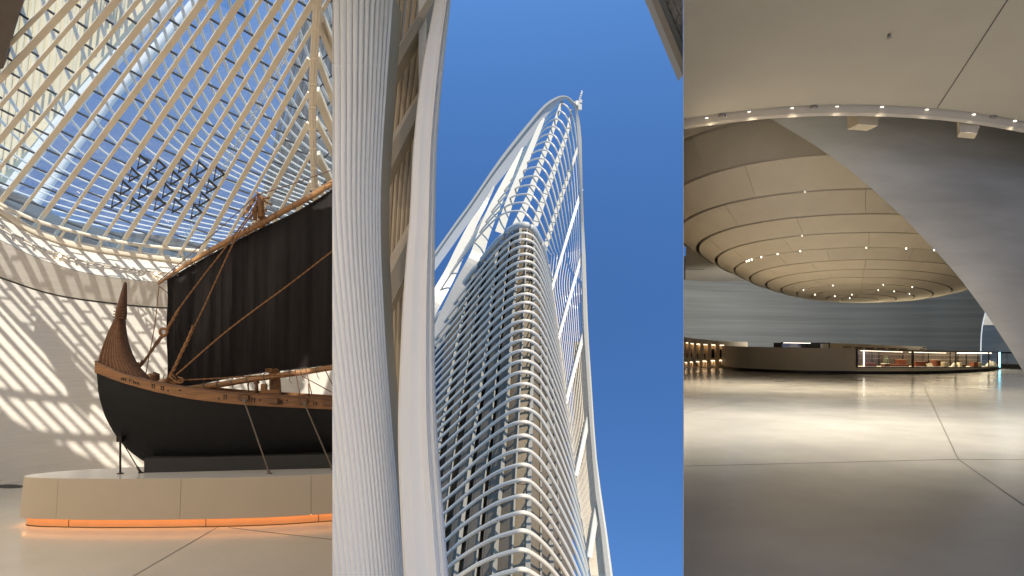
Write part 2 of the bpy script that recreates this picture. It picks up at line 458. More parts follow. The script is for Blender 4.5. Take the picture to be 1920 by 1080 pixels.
for a, b in zip(ORD, ORD[1:]):
    A, B = LN[a], LN[b]; fr = DARK.get(a, 0)
    if fr:
        Cc = [p.lerp(q, fr) for p, q in zip(A, B)]; Dd = [p.lerp(q, fr + .10) for p, q in zip(A, B)]
        sh = Vector((0, .35, -.05))
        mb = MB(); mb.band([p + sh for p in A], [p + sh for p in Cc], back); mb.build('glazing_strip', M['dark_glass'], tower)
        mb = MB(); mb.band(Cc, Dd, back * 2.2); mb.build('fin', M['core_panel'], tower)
        A = [p.lerp(q, fr + .115) for p, q in zip(LN[a], B)]
    # wall panels, floor by floor with open joints
    n = len(A); step = 5
    for s in range(0, n - 1, step):
        e = min(s + step, n - 1)
        sub = lambda X: [X[s].lerp(X[s + 1], .02)] + X[s + 1:e] + [X[e - 1].lerp(X[e], .98)]
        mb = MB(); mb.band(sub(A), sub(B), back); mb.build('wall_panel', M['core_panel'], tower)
for k in ORD[1:-1]:
    w = 0.056 if k[0] == 'w' else 0.022
    A = [p + Vector((-w, 0, 0)) for p in LM[k]]; B = [p + Vector((w, 0, 0)) for p in LM[k]]
    mb = MB(); mb.band(A, B, (0, .22, -.04)); mb.build('mullion', M['mullion'], tower)
# brackets from mullion to tube
mb = MB()
for ay in AY:
    h = hoop(ay, 6)
    for key in ('w3', 'w4', 'n4', 'w0'):
        tab = MUL[key]
        for q, r in zip(h, h[1:]):
            f0 = q[0] - interp(tab, q[1]); f1 = r[0] - interp(tab, r[1])
            if f0 < 0 <= f1:
                t = f0 / (f0 - f1); p = q.lerp(r, t); a = P(*p); b = P(p[0], p[1], p[2] + 1.0 * p[2] / 22)
                mb.bar(a, b, .035, .035); break
tag(mb.build('bracket', M['mullion'], tower), kind='stuff')

# ---- crown lattice
C2L = [(190, 1056.5), (250, 1035), (325, 1007), (375, 990.5), (417, 972)]
CK = [
 (196, [(1000,250),(1012,234),(1024,218),(1036,206),(1045,198.5),(1051,195.5),(1056.5,195),(1063,199.5),(1068,206.5),(1073,217),(1077,234),(1081,265),(1085,320),(1088,400),(1090,480)]),
 (284, [(915,392),(944,352),(960,331),(977,310),(993,292),(1006,283.5),(1023,281.5),(1033,289),(1040,303),(1047,324),(1053,352),(1058,384),(1063,418),(1067,450),(1070,480)]),
 (350, [(858,487),(893,435),(915,406),(938,378),(960,358),(978,349.5),(999.5,347.5),(1010,355),(1018,368),(1027,390),(1034,414),(1040,438),(1045,458),(1048,470),(1050,480)]),
 (402, [(806,575),(850,507),(876,472),(902,438),(928,412),(950,398.5),(977,396),(990,405),(1000,420),(1010,438),(1017,452),(1024,464),(1029,472),(1032,477),(1034,481)]),
]
CD = [6.0, 5.0, 4.2, 3.3, 2.3, 1.2, .3, 0, .2, .5, .9, 1.5, 2.1, 2.7, 3.2]
def crownY(ay): return 26.6 + (417 - ay) * 0.034
RB = [(190, 1078), (265, 1084), (350, 1088), (420, 1090), (480, 1091), (540, 1092.5), (596, 1094), (636, 1096), (720, 1101.5), (796, 1106), (860, 1111), (927, 1117), (988, 1126), (1080, 1136), (1110, 1140)]
RO = [(185, 1078), (207, 1083), (230, 1087.5), (262, 1090.5), (350, 1092.3), (420, 1094.8), (480, 1098), (540, 1100), (598, 1102), (640, 1104), (700, 1108), (796, 1114), (860, 1119), (923, 1127), (997, 1138), (1080, 1149), (1110, 1153)]
SIL = [(480, 1026.7), (536, 1037), (563, 1041), (621, 1049), (655, 1052.6), (735, 1063.7), (796, 1070), (834, 1075.5), (901, 1086), (958, 1094), (1003, 1102), (1077, 1113), (1110, 1118)]
def sideY(y): return interp([(190, 34.6), (420, 32.5), (480, 31.3), (1100, 20.5)], y)
CAY = [196, 210, 225, 239.5, 254, 268.5, 284, 300, 316, 332.5, 350, 367.5, 385, 402]
for i, ay in enumerate(CAY):
    pts = []
    for j in range(15):
        tx = [(k, p[j][0]) for k, p in CK]; ty = [(k, p[j][1]) for k, p in CK]
        pts.append((sinterp(tx, ay), sinterp(ty, ay), crownY(ay) + CD[j]))
    u = i / (len(CAY) - 1)
    for y in range(530, 1111, 50):
        a, b = interp(RB, y) - 2.5, interp(SIL, y) - 5
        pts.append((lerp(a, b, u), y, sideY(y) + .1))
    # blend from arch into the straight side
    h = spline(pts, 5)
    mb = MB(); mb.tube([P(*q) for q in h], [.045 if k < 50 else max(.017, .045 - (k - 50) * .0016) for k in range(len(h))], 8); mb.build('arch_tube', M['tube_paint'], tower)
def plate(pts, w, name, m, depth=0.10, n=6):
    """flat strut following photo points (px, py, Y), widths in photo pixels"""
    c = spline([(a, b, y) for a, b, y in pts], n)
    ws = [(i / (len(w) - 1) * (len(c) - 1), x) for i, x in enumerate(w)]
    A, B = [], []
    for i, q in enumerate(c):
        t = c[min(i + 1, len(c) - 1)] - c[max(i - 1, 0)]; nrm = Vector((-t[1], t[0])).normalized()
        h = interp(ws, i) / 2
        A.append(P(q[0] - nrm[0] * h, q[1] - nrm[1] * h, q[2])); B.append(P(q[0] + nrm[0] * h, q[1] + nrm[1] * h, q[2]))
    mb = MB(); mb.band(A, B, (0, depth, depth * .6)); return mb.build(name, m, tower)
e = 0.42
plate([(1054, 190, 34.6 + e), (1034, 250, 32.7 + e), (1007, 325, 30.0 + e), (990, 375, 28.2 + e), (967, 425, 26.9 + e)], [5, 8, 10.5, 12, 13.5], 'strut', M['cream_paint'])
plate([(1020, 222, 34.6 + e), (1010, 243, 34 + e), (977, 325, 31.4 + e), (957, 375, 29.7 + e), (936, 436, 27.9 + e)], [4, 9, 12.5, 14, 16], 'strut', M['cream_paint'])
plate([(1072, 205, 34.2 + e), (1063, 250, 33.6 + e), (1037, 325, 31 + e), (1019, 375, 29 + e), (1003, 423, 27.4 + e)], [4, 6.5, 8.5, 9.5, 11], 'strut', M['cream_paint'])
plate([(1086, 270, 35.5), (1066, 330, 33.8), (1045, 392, 31.5), (1019, 475, 29.0)], [4, 6, 7.5, 8], 'strut', M['cream_paint'])
plate([(980, 277, 35.6), (955, 330, 34.5), (926, 392, 33.0), (908, 435, 31.6), (893, 480, 30.4), (868, 528, 30.4), (838, 590, 30.8), (812, 648, 31.2)], [3, 13, 21, 23, 24, 25, 26, 27], 'strut', M['cream_paint'])
plate([(930, 342, 36.9), (908, 385, 36.6), (885, 424, 35.6), (864, 469, 34.4), (844, 513, 33.2), (815, 566, 32.4), (790, 615, 32.2)], [3, 8, 15, 20, 23, 26, 26], 'strut', M['cream_paint'])
# diagonal braces of the right-hand side
for (a, b, w) in [((1091, 355), (1034, 545), 5.0), ((1092.5, 474), (1047, 636), 5.2), ((1096, 622), (1061, 757), 6.0), ((1106, 775), (1081, 892), 7.0), ((1122, 945), (1106, 1045), 8.5)]:
    plate([(a[0], a[1], sideY(a[1]) - .25), ((a[0] + b[0]) / 2, (a[1] + b[1]) / 2, sideY((a[1] + b[1]) / 2) - .3), (b[0], b[1], sideY(b[1]) - .25)], [w, w, w], 'diagonal_brace', M['white_paint'], .12)
# left edge beam: flange and web
LO = [(816, 470.5), (854, 417), (881, 380), (920, 322), (945, 287), (985, 237), (1020, 197), (1042, 182.5), (1056, 179), (1067, 182), (1077, 191)]
LM_ = [(812, 494), (850, 440), (880, 399), (922, 340), (950, 304), (987, 256), (1018, 216), (1040, 194), (1053, 185.5), (1062, 184.5), (1073, 194)]
LI = [(812, 512), (850, 459), (880, 416), (924, 355), (955, 316), (985, 274), (1012, 235), (1036, 203.5), (1052, 189.5), (1062, 186), (1072, 196)]
def beamY(px): return 34.8 + (1056 - px) / 240 * 3.6
def curve(T, dY): return [P(q[0], q[1], beamY(q[0]) + dY) for q in spline([(a, b, 0) for a, b in T], 5)]
ext = lambda T: [(T[0][0] - 36, T[0][1] + (T[0][1] - T[1][1]) / (T[1][0] - T[0][0]) * 36)] + T
LOe, LMe, LIe = ext(LO), ext(LM_), ext(LI)
mid = [((a[0] * .62 + b[0] * .38), (a[1] * .62 + b[1] * .38)) for a, b in zip(LOe, LMe)]
mb = MB(); mb.band(curve(LOe, -.15), curve(mid, -.15), (0, .15, .05)); mb.build('beam_flange', M['cream_paint'], tower)
mb = MB(); mb.band(curve(mid, 0.02), curve(LIe, .12), (0, .25, .08)); mb.build('edge_beam', M['white_paint'], tower)
# right edge beam
A, B, Bm = [], [], []
for y in [188 + 12 * k for k in range(78)]:
    Y = sideY(y) - .5
    A.append(P(interp(RB, y), y, Y)); B.append(P(interp(RO, y), y, Y)); Bm.append(P(lerp(interp(RB, y), interp(RO, y), .68), y, Y - .12))
mb = MB(); mb.band(A, Bm, (0, .4, 0)); mb.build('edge_beam', M['white_paint'], tower)
mb = MB(); mb.band([p + Vector((.012, .16, 0)) for p in Bm], B, (0, .3, 0)); mb.build('beam_flange', M['cream_paint'], tower)
# dark inner lining between the ribs low on the right
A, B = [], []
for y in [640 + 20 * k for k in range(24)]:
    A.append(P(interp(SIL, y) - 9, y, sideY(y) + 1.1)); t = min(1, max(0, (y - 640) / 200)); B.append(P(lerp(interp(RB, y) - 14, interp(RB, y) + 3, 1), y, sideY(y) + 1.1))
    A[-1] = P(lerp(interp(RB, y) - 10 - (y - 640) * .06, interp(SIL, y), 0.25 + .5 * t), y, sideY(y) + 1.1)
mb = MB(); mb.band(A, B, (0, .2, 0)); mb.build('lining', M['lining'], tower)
# tip joint and antenna
c = P(1082, 197, 34.2)
mb = MB(); mb.tube([P(1078.5, 200, 34.3), P(1081, 196, 34.2), P(1085, 191, 34.2)], [.16, .24, .12], 10)
mb.box(c + Vector((.1, 0, -.1)), .22, .25, .35, rz=.4); mb.box(c + Vector((.18, -.05, .16)), .16, .2, .16); mb.tube([c + Vector((-.12, -.1, -.2)), c + Vector((.2, -.1, .2))], .05, 8)
mb.build('tip_joint', M['cream_paint'], tower)
mb = MB(); mb.tube([P(1085, 192, 34.2), P(1089, 180, 34.2), P(1091.2, 171.5, 34.2), P(1090.2, 170, 34.2)], [.035, .05, .05, .03], 6)
for k in range(4): mb.box(P(1087 + k * 1.0, 186 - k * 3.4, 34.1), .11, .06, .05)
mb.build('antenna', M['white_paint'], tower)

US = 1.0
# ---- corner of a stone soffit in the upper right
eave = root('stone_eave', P(1262, 40, 6.3), 'beige eave edge with rough stone soffit in the top corner of the sky', 'eave')
y1, y2 = -30, 190
def ex(y, o): return 1221.5 + o + (y) * (60 / 145.0)
for (o0, o1, dy, nm, m) in [(0, 13, 0, 'edge_trim', M['soffit_beige']), (13.2, 25, .06, 'gutter', M['soffit_grey'])]:
    A, B = [], []
    ye = (1280.2 - 1221.5 - o0) * 145 / 60.0
    for k in range(12):
        y = y1 + (ye - y1) * k / 11
        a = min(ex(y, o0) , 1280.2); b = min(ex(y, o1), 1280.4)
        A.append(P(a, y, 6.2 + dy)); B.append(P(b, y, 6.2 + dy))
    mb = MB(); mb.band(A, B, (0.02, .25, .05)); mb.build(nm, m, eave)
rows = []
mb = MB()
for k in range(12):                         # folded triangular stones
    for j in range(6):
        y = -40 + k * 17; x = ex(y, 25.5) + j * 14
        if x > 1279: continue
        a = P(min(x, 1280), y, 6.32); b = P(min(x + 14, 1280.3), y, 6.32 ); c_ = P(min(x + 7 + 3.5, 1280.3), y + 17, 6.32); d = P(min(x + 21, 1280.3), y + 17, 6.32)
        m1 = (a + b + c_) / 3 - Vector((0, .012 + .03 * random.random(), 0))
        mb.add([a, b, c_, m1, d], [(0, 1, 3), (1, 2, 3), (2, 0, 3), (1, 4, 2)])
A = [P(min(ex(y, 24.5), 1280), y, 6.36) for y in range(-40, 130, 10)]; B = [P(1280.3, y, 6.36) for y in range(-40, 130, 10)]
mb.band(A, B, (0.01, .2, .04))
mb.build('stone_soffit', M['stone'], eave)

# =================================================================== LEFT: round hall with the ship
ZF = -4.0
HC = Vector((-5.0, 9.0, 0)); HR = 13.0
M['plaster'] = mat('board_marked_plaster', (0.80, 0.75, 0.665), 0.8, var=0.06, vscale=3.0, vstretch=(.35, .35, 6), bump=0.25, bscale=7, bstretch=(.3, .3, 14))
M['hall_floor'] = mat('hall_terrazzo', (0.58, 0.52, 0.43), 0.22, var=0.05, vscale=.8, speck=.06, sscale=160, spec=.45)
M['podium'] = mat('podium_enamel', (0.49, 0.42, 0.32), 0.32, var=0.02, vscale=2, bump=.02, bscale=200)
M['podium_top'] = mat('podium_top', (0.62, 0.59, 0.54), 0.16, var=0.03, vscale=2)
M['copper'] = mat('lit_plinth', (0.55, 0.30, 0.15), 0.4, emit=(1.0, .42, .14), estr=0.07, var=.05, vscale=3)  # faint glow stands in for the strip's light on the copper
M['led'] = mat('led_warm', (1, .6, .3), .5, emit=(1.0, .45, .16), estr=3.4)
M['black'] = mat('matt_black', (0.012, 0.012, 0.012), 0.6)
M['hull'] = mat('bitumen_hull', (0.0065, 0.007, 0.008), 0.62, var=0.25, vscale=5, bump=.08, bscale=14, spec=.25)
M['wood'] = mat('oiled_wood', (0.23, 0.105, 0.035), 0.5, var=0.35, vscale=2.2, vstretch=(1, 1, 9), bump=.12, bscale=12, bstretch=(.5, .5, 6))
M['wood_dark'] = mat('dark_wood', (0.13, 0.06, 0.025), 0.6, var=0.35, vscale=6, vstretch=(5, 5, .6), bump=.1, bscale=20)
M['pole'] = mat('spar_wood', (0.36, 0.19, 0.08), 0.5, var=0.25, vscale=5, vstretch=(.6, 4, 6), bump=.06, bscale=15)
M['rope'] = mat('hemp_rope', (0.25, 0.125, 0.05), 0.9, var=0.3, vscale=40, bump=.5, bscale=60)
M['reed'] = mat('reed_bundle', (0.15, 0.07, 0.032), 0.75, var=0.35, vscale=6, vstretch=(1, 1, 8), bump=.6, bscale=4, bstretch=(1, 1, 16))
M['binding'] = mat('reed_binding', (0.10, 0.045, 0.025), 0.8, var=0.3, vscale=8, bump=.5, bscale=30, bstretch=(1, 1, 3))
M['sail'] = mat('dark_goat_wool_sail', (0.0105, 0.0085, 0.0085), 0.9, var=0.45, vscale=4, vstretch=(5, 1, .35), bump=.35, bscale=10, bstretch=(9, 1, .5), sheen=.05)
M['rafter'] = mat('rafter_cream', (0.88, 0.77, 0.60), 0.45, var=0.05, vscale=2)
M['rafter_pale'] = mat('ring_cream', (0.86, 0.77, 0.62), 0.35, var=0.04, vscale=2)
M['glass'] = glass_mat('clear_glass', (.95, .97, .98), .05, veil=.06)
M['gunmetal'] = mat('gunmetal', (0.035, 0.035, 0.035), 0.5)
M['louvre'] = mat('louvre_white', (0.68, 0.67, 0.62), 0.5, var=.05, vscale=2)
M['sandstone'] = mat('sunlit_cream_wall', (0.66, 0.55, 0.33), 0.8, var=0.06, vscale=1.5)
M['dark_clad'] = mat('dark_cladding', (0.035, 0.036, 0.032), 0.6, var=.4, vscale=2, vstretch=(4, 4, .5))
M['parapet'] = mat('parapet_grey', (0.02, 0.02, 0.02), 0.6, var=.15, vscale=1)
M['steel'] = mat('dark_steel', (0.04, 0.035, 0.03), 0.4, metal=.6)
M['cable'] = mat('braided_cable', (0.16, 0.13, 0.10), 0.6, var=.4, vscale=60)
M['brown_soffit'] = mat('brown_soffit', (0.16, 0.125, 0.10), 0.75, var=.08, vscale=3)
M['lamp_on'] = mat('spot_lamp', (1, .8, .5), .4, emit=(1, .72, .38), estr=14.0)
M['fitting'] = mat('spot_fitting', (0.62, 0.58, 0.52), .4)

def wallY(px, R):
    a = (px - CX) / F
    A, B, C_ = a * a + 1, 10 * a - 18, 106 - R * R
    return (-B + math.sqrt(B * B - 4 * A * C_)) / (2 * A)
def wpt(px, py, R=HR): return P(px, py, wallY(px, R))
def around(R, z, d0, d1, n):
    return [Vector((HC.x + R * math.cos(math.radians(lerp(d0, d1, k / n))), HC.y + R * math.sin(math.radians(lerp(d0, d1, k / n))), z)) for k in range(n + 1)]
JOINT = [(-300, 450), (-100, 490), (0, 522), (67, 545), (125, 559), (233, 573), (311, 579), (620, 592), (800, 592)]
LIP = [(-300, 355), (-100, 410), (0, 450), (50, 475), (100, 495), (167, 513), (250, 525), (312, 530), (620, 540), (800, 540)]
TOPW = [(-300, 275), (-100, 345), (0, 392), (50, 425), (100, 445), (145, 458), (217, 470), (312, 483), (350, 488), (620, 500), (800, 500)]
PXS = [-300 + 20 * k for k in range(54)]
Zj, Zl, Zt = [ [wpt(px, sinterp(T, px), R).z for px in (PXS[0],)][0] for T, R in ((JOINT, HR), (LIP, HR - .5), (TOPW, HR))]
base = HC + Vector((0, HR, ZF))

# floor, with saw-cut joints
mb = MB()
pts = [Vector((p.x, p.y, ZF)) for p in [wpt(px, 700, HR + .3) for px in PXS]]
pts = [Vector((-.1458 * 8.3, 8.3, ZF))] + pts[::-1] + around(HR + .3, ZF, 150, 282, 20) + [Vector((-1.9, 2, ZF))]
mb.prism(pts, (0, 0, -.3)); struct(mb.build('hall_floor', M['hall_floor']))
M['joint_dark'] = mat('floor_joint', (0.10, 0.085, 0.07), .7)
def floor_joint(a, b, z, w=.018, m=None):
    A, B = onz(a[0], a[1], z + .003), onz(b[0], b[1], z + .003)
    d = (B - A).normalized(); n = Vector((-d.y, d.x, 0)) * w / 2
    mb = MB(); mb.prism([A - n, B - n, B + n, A + n], (0, 0, .001)); struct(mb.build('floor_joint', m or M['joint_dark']))
floor_joint((412, 986), (190, 1115), ZF); floor_joint((428, 989), (660, 1016), ZF)
mb = MB(); mb.prism([onz(-60, 912, ZF + .003)] + [onz(18 + 26 * math.cos(t) * 1.0, 912 + 3.6 * math.sin(t), ZF + .003) for t in [2.4 - .35 * k for k in range(14)]] , (0, 0, .004))
struct(mb.build('floor_disc', M['gunmetal']))

# wall: lower ring, overhanging band, sunlit cove
LOWER = lambda R, T: [wpt(px, sinterp(T, px), R) for px in PXS]
mb = MB()
bot = [Vector((p.x, p.y, ZF)) for p in LOWER(HR, JOINT)]; jn = LOWER(HR, JOINT)
n = 12
rows = [[a.lerp(b, k / n) for a, b in zip(bot, jn)] for k in range(n + 1)]
mb.loft(rows, smooth=True); 
bk = [Vector(((p - HC).x, (p - HC).y, 0)).normalized() * .4 for p in jn]
mb.loft([[p + q for p, q in zip(r, bk)] for r in rows[::12]], smooth=True)
struct(mb.build('wall_lower', M['plaster']))
up = Vector((0, 0, .05))
mb = MB(); j2 = [p + up - q * .06 for p, q in zip(jn, bk)]; lp = LOWER(HR - .5, LIP); tp = LOWER(HR, TOPW)
mb.loft([[a.lerp(b, k / 6) for a, b in zip(j2, lp)] for k in range(7)], smooth=True)
mb.loft([[p + q for p, q in zip(jn, bk)], [p + q for p, q in zip(j2, bk)], j2], smooth=False)
struct(mb.build('wall_band', M['plaster']))
mb = MB(); l2 = [p + Vector((0, 0, .012)) for p in lp]
mb.loft([[a.lerp(b, k / 6) for a, b in zip(l2, tp)] for k in range(7)], smooth=True)
struct(mb.build('wall_cove', M['plaster']))
# the rest of the round wall, behind the photographer
mb = MB(); rr = around(HR, ZF, 149.2, 283, 40); tt = [Vector((p.x, p.y, 11.5)) for p in rr]
mb.band(rr, tt, [Vector((p.x - HC.x, p.y - HC.y, 0)).normalized() * .4 for p in rr], smooth=True); struct(mb.build('wall_rear', M['plaster']))
# partition between the hall and the open court
mb = MB(); a = -.1458
mb.prism([Vector((a * 8.3, 8.3, ZF)), Vector((a * 22.4, 22.4, ZF)), Vector((a * 22.4 + .3, 22.4, ZF)), Vector((a * 8.3 + .1, 8.3, ZF))], (0, 0, 13)); struct(mb.build('wall_partition', M['plaster']))

# ---- skylight plane
q1, q2, q3 = P(0, 380, 18), P(317, 470, 20.5), P(590, 0, 13)
GN = (q2 - q1).cross(q3 - q1).normalized()
if GN.z < 0: GN = -GN
GC = GN.dot(q1)
def gp(px, py, off=0.0):
    r = P(px, py, 1.0); Y = (GC + off) / GN.dot(r)
    return r * Y
def gz(x, y, off=0.0): return (GC + off - GN.x * x - GN.y * y) / GN.z
sky_l = root('skylight', gp(250, 300), 'great sloping skylight of cream rafters and dark glazing bars above the ship', 'skylight')
def rail(px): return sinterp(TOPW, px) - 8
BE = [ # (bottom px,py), (top px,py), double line
 ((0, 100), (97, 0), 0), ((0, 147), (137, 0), 1), ((0, 197), (172, 0), 0), ((0, 260), (217, 0), 1), ((37, 268), (258, 0), 0),
 ((2, 375), (300, 0), 1), ((32, 405), (337, 0), 0), ((67, 422), (380, 0), 1), ((105, 437), (411, 0), 0), ((147, 447), (450, 0), 1), ((187, 455), (487, 0), 0),
 ((222, 465), (525, 0), 1), ((260, 470), (553, 0), 0), ((298, 475), (587, 0), 1), ((336, 476), (585, 50), 0), ((373, 476), (581, 107), 1), ((425, 448), (580, 170), 0),
 ((470, 430), (579, 227), 1), ((526, 392), (583, 284), 0), ((567, 375), (585, 338), 1)]
BE = [((-40, 65), (20, 0), 1)] + BE
LEFTB = []
for (b, t, dbl) in BE:
    dx, dy = t[0] - b[0], t[1] - b[1]
    if t[1] == 0: t = (t[0] - dx * 60 / dy * 1.0, -60)
    # run on down to the ring
    x, y = b
    for _ in range(400):
        if y >= rail(x) + 16: break
        x -= dx / abs(dy) * 2 ; y += 2
    LEFTB.append((gp(x, y), gp(*t), dbl))
RIGHTB = [((594, 0), (630, 90), 0), ((600, 32), (640, 135), 1), ((595, 97), (645, 240), 0), ((592, 162), (645, 292), 1), ((592, 217), (640, 312), 0), ((594, 282), (640, 374), 1), ((594, 338), (630, 400), 0)]
def rafter(A, B, dbl, w, h):
    mb = MB(); d = (B - A).normalized(); s = GN.cross(d).normalized()
    off = -GN * (h / 2 + .02)
    if dbl:
        for sg in (-1, 1): mb.bar(A + off + s * sg * (w / 4 + .012), B + off + s * sg * (w / 4 + .012), w / 2, h, up=GN)
        mb.bar(A + off * 1.35, B + off * 1.35, .03, h * .5, up=GN)
    else: mb.bar(A + off, B + off, w, h, up=GN)
    return mb
for A, B, dbl in LEFTB:
    rafter(A, B, dbl, .10 if dbl else .074, .065).build('rafter', M['rafter'], sky_l)
dr = (LEFTB[14][1] - LEFTB[14][0]).normalized()
for j in range(10):
    A = gp(598 + 42 * j, -66); rafter(A, A + dr * 4.6, j % 2, .088 if j % 2 else .062, .065).build('rafter', M['rafter'], sky_l)  # out-of-view rafters added to break up the sun patch on the wall
for yg, r in ((722, .09), (792, .10), (858, .09)):          # out-of-view tubes added to cast arc shadows on the wall
    pts = []
    for px in range(-60, 470, 30):
        w = wpt(px, yg + 30 - 60 * ((px - 200) / 260.0) ** 2 * .5); q = w + TO_SUN * ((GC + .25 - GN.dot(w)) / GN.dot(TO_SUN)); pts.append(q)
    pts = [q for q in pts if HY - q.z * F / q.y < -14]
    mb = MB(); mb.tube(pts, r, 10); mb.build('shadow_tube', M['rafter_pale'], sky_l)
d0 = (LEFTB[2][1] - LEFTB[2][0]).normalized(); L0 = LEFTB[1][1]
for j in range(1, 9):
    A = L0 + Vector((-.62 * j, -.1 * j, 0)); A.z = gz(A.x, A.y); rafter(A - d0 * 3.5, A + d0 * 6, j % 2, .088 if j % 2 else .062, .065).build('rafter', M['rafter'], sky_l)
for A, B, dbl in LEFTB:
    d = (B - A).normalized()
    if B.y < 13.6: rafter(B + d * .02, B + d * 4.2, dbl, .10 if dbl else .074, .065).build('rafter', M['rafter'], sky_l)
for a, b, dbl in RIGHTB:
    rafter(gp(*a), gp(*b), dbl, .16 if dbl else .12, .14).build('rafter', M['rafter_pale'], sky_l)
# ridge post: bundle of round and square sections
RG = [(598, -40), (596, 0), (590, 90), (586.5, 170), (586, 240), (588, 300), (591, 361), (596, 400)]
rg = spline([gp(x, y, -.30) for x, y in RG], 5)
for dx, r in ((-.055, .035), (0.0, .05), (.055, .035)):
    mb = MB(); mb.tube([p + Vector((dx, 0, 0)) for p in rg], r, 8); mb.build('ridge_tube', M['rafter_pale'], sky_l)
for k in range(2, len(rg), 3):
    mb = MB(); mb.box(rg[k] - GN * .05, .17, .03, .035); mb.build('ridge_clamp', M['rafter'], sky_l)
# panes and dark bars between neighbouring rafters
def bay(A0, A1, B0, B1, step, ph):
    d = (A1 - A0); Ln = d.length; d = d / Ln
    e = (B1 - B0).normalized()
    out = []; t = -step * 2 + ph
    while t < Ln + step:
        p = A0 + d * t; s = (p - B0).dot(d) / e.dot(d); q = B0 + e * s
        out.append((p, q, 0 <= t <= Ln or 0 <= s <= (B1 - B0).length)); t += step
    return out
nb = 0
bays = list(zip(LEFTB, LEFTB[1:]))
for i, ((A0, A1, _), (B0, B1, _)) in enumerate(bays):
    li = bay(A0, A1, B0, B1, .95, .47 * (i % 2))
    for (p, q, ok), (p2, q2, ok2) in zip(li, li[1:]):
        if not (ok or ok2): continue
        m = 0.004
        mb = MB(); g = GN * .012
        s_ = (q - p).normalized() * .02; u_ = (p2 - p).normalized() * .015
        mb.prism([p + s_ + u_, q - s_ + u_, q2 - s_ - u_, p2 + s_ - u_], g); mb.build('glass_pane', M['glass'], sky_l)
        if ok and nb < 296:
            mb = MB(); s2 = (q - p).normalized() * .05
            mb.bar(p + s2 - GN * .01, q - s2 - GN * .01, .03, .04, up=GN); mb.build('glazing_bar', M['gunmetal'], sky_l); nb += 1
mb = MB(); mb.prism([gp(594, -40), gp(660, -40), gp(660, 420), gp(594, 400)], GN * .012); mb.build('glass_pane', M['glass'], sky_l)
for k in range(8):
    y0 = 25 + k * 47
    mb = MB(); mb.bar(gp(597, y0), gp(645, y0 - 48), .022, .03, up=GN); mb.build('glazing_bar', M['gunmetal'], sky_l)
# triangular frames fixed below the glass
for cx, cy in [(320, 90), (237, 215), (153, 340), (68, 465), (490, 135), (410, 258), (330, 380), (245, 505), (715, 125), (637, 245), (560, 368), (482, 490),
               (885, 150), (808, 268), (732, 390), (655, 512), (1055, 205), (982, 328), (910, 450), (835, 570)]:
    V = [gp(200 + (cx + a) / 5.14, 270 + (cy + b) / 5.14, -.05) for a, b in ((0, 0), (92, 85), (-30, 155))]
    c = (V[0] + V[1] + V[2]) / 3
    mb = MB()
    for k in range(3):
        a, b = V[k], V[(k + 1) % 3]; i1, i2 = a.lerp(c, .34), b.lerp(c, .34)
        mb.prism([a, b, i2, i1], -GN * .03)
    mb.build('triangle_frame', M['gunmetal'], sky_l)
    # thin pale etched strokes on the upper left limb
    mb = MB(); e1, e2 = V[0].lerp(V[2], .28).lerp(c, .22), V[0].lerp(V[2], .52).lerp(c, .2)
    mb.bar(e1 - GN * .034, e2 - GN * .034, .012, .006, up=GN); mb.build('etched_stroke', M['louvre'], sky_l)
# rails at the foot of the glass
ring1 = [wpt(px, y, HR - .35) for px, y in [(q[0], q[1]) for q in spline([(-300, 262, 0), (-100, 333, 0), (0, 383, 0), (38, 401, 0), (75, 416, 0), (150, 437, 0), (233, 455, 0), (317, 465, 0), (400, 472, 0), (620, 484, 0)], 6)]]
ringT = root('ring_rail', wpt(250, 455, HR - .35), 'pair of cream ring rails running round the hall at the foot of the glass', 'rail')
mb = MB(); mb.tube(ring1, .055, 10); mb.build('upper_rail', M['rafter_pale'], ringT)
ring2 = [wpt(px, sinterp(TOPW, px) + 1, HR - .12) for px in range(-300, 640, 12)]
mb = MB(); mb.tube(ring2, .10, 10, flat=.7); mb.build('lower_rail', M['rafter_pale'], ringT)
for px in range(-280, 620, 39):
    a = wpt(px, sinterp(TOPW, px) + 2, HR - .12); 
    i = min(range(len(ring1)), key=lambda k: (ring1[k] - a).length)
    mb = MB(); mb.bar(a, ring1[i], .05, .05, up=(0, 1, 0)); mb.build('rail_post', M['rafter_pale'], ringT)
# spotlight track along the cove
TRK = [(-200, 315), (-60, 388), (5, 425), (23, 437.5), (42.5, 448), (62, 457.5), (82.5, 467.5), (100, 473), (128, 482.5), (142.5, 486), (164, 491.7), (192, 497), (260, 507), (317, 512), (620, 524)]
trk = root('light_track', wpt(150, 487, HR - .5), 'thin lighting track with small spot heads curving along the pale cove', 'light track')
mb = MB(); mb.tube([wpt(px, sinterp(TRK, px), HR - .42) for px in range(-200, 620, 14)], .028, 6); mb.build('track', M['soffit_beige'], trk)
for px, lit in [(5, 0), (23, 0), (42.5, 0), (62, 0), (82.5, 0), (100, 0), (111, 1), (128, 0), (142.5, 0), (164, 0), (192, 0), (260, 0), (291, 1), (345, 0), (420, 0)]:
    c = wpt(px, sinterp(TRK, px), HR - .48); d = Vector((.55, -.5, -.65)).normalized()
    mb = MB(); mb.tube([c - d * .06, c + d * .07], .035, 8); h = mb.build('spot_head', M['fitting'], trk)
    if lit:
        mb = MB(); mb.tube([c + d * .075, c + d * .085], .04, 8); mb.build('lens', M['lamp_on'], h)
        ld = bpy.data.lights.new('track_and_fill_lamp', 'SPOT'); ld.energy = 60; ld.color = (1, .75, .45); ld.spot_size = 1.0; ld.spot_blend = .6; ld.shadow_soft_size = .04
        lo = bpy.data.objects.new('track_and_fill_lamp', ld); COL.objects.link(lo); lo.location = c + d * .12; lo.rotation_euler = d.to_track_quat('-Z', 'Y').to_euler()

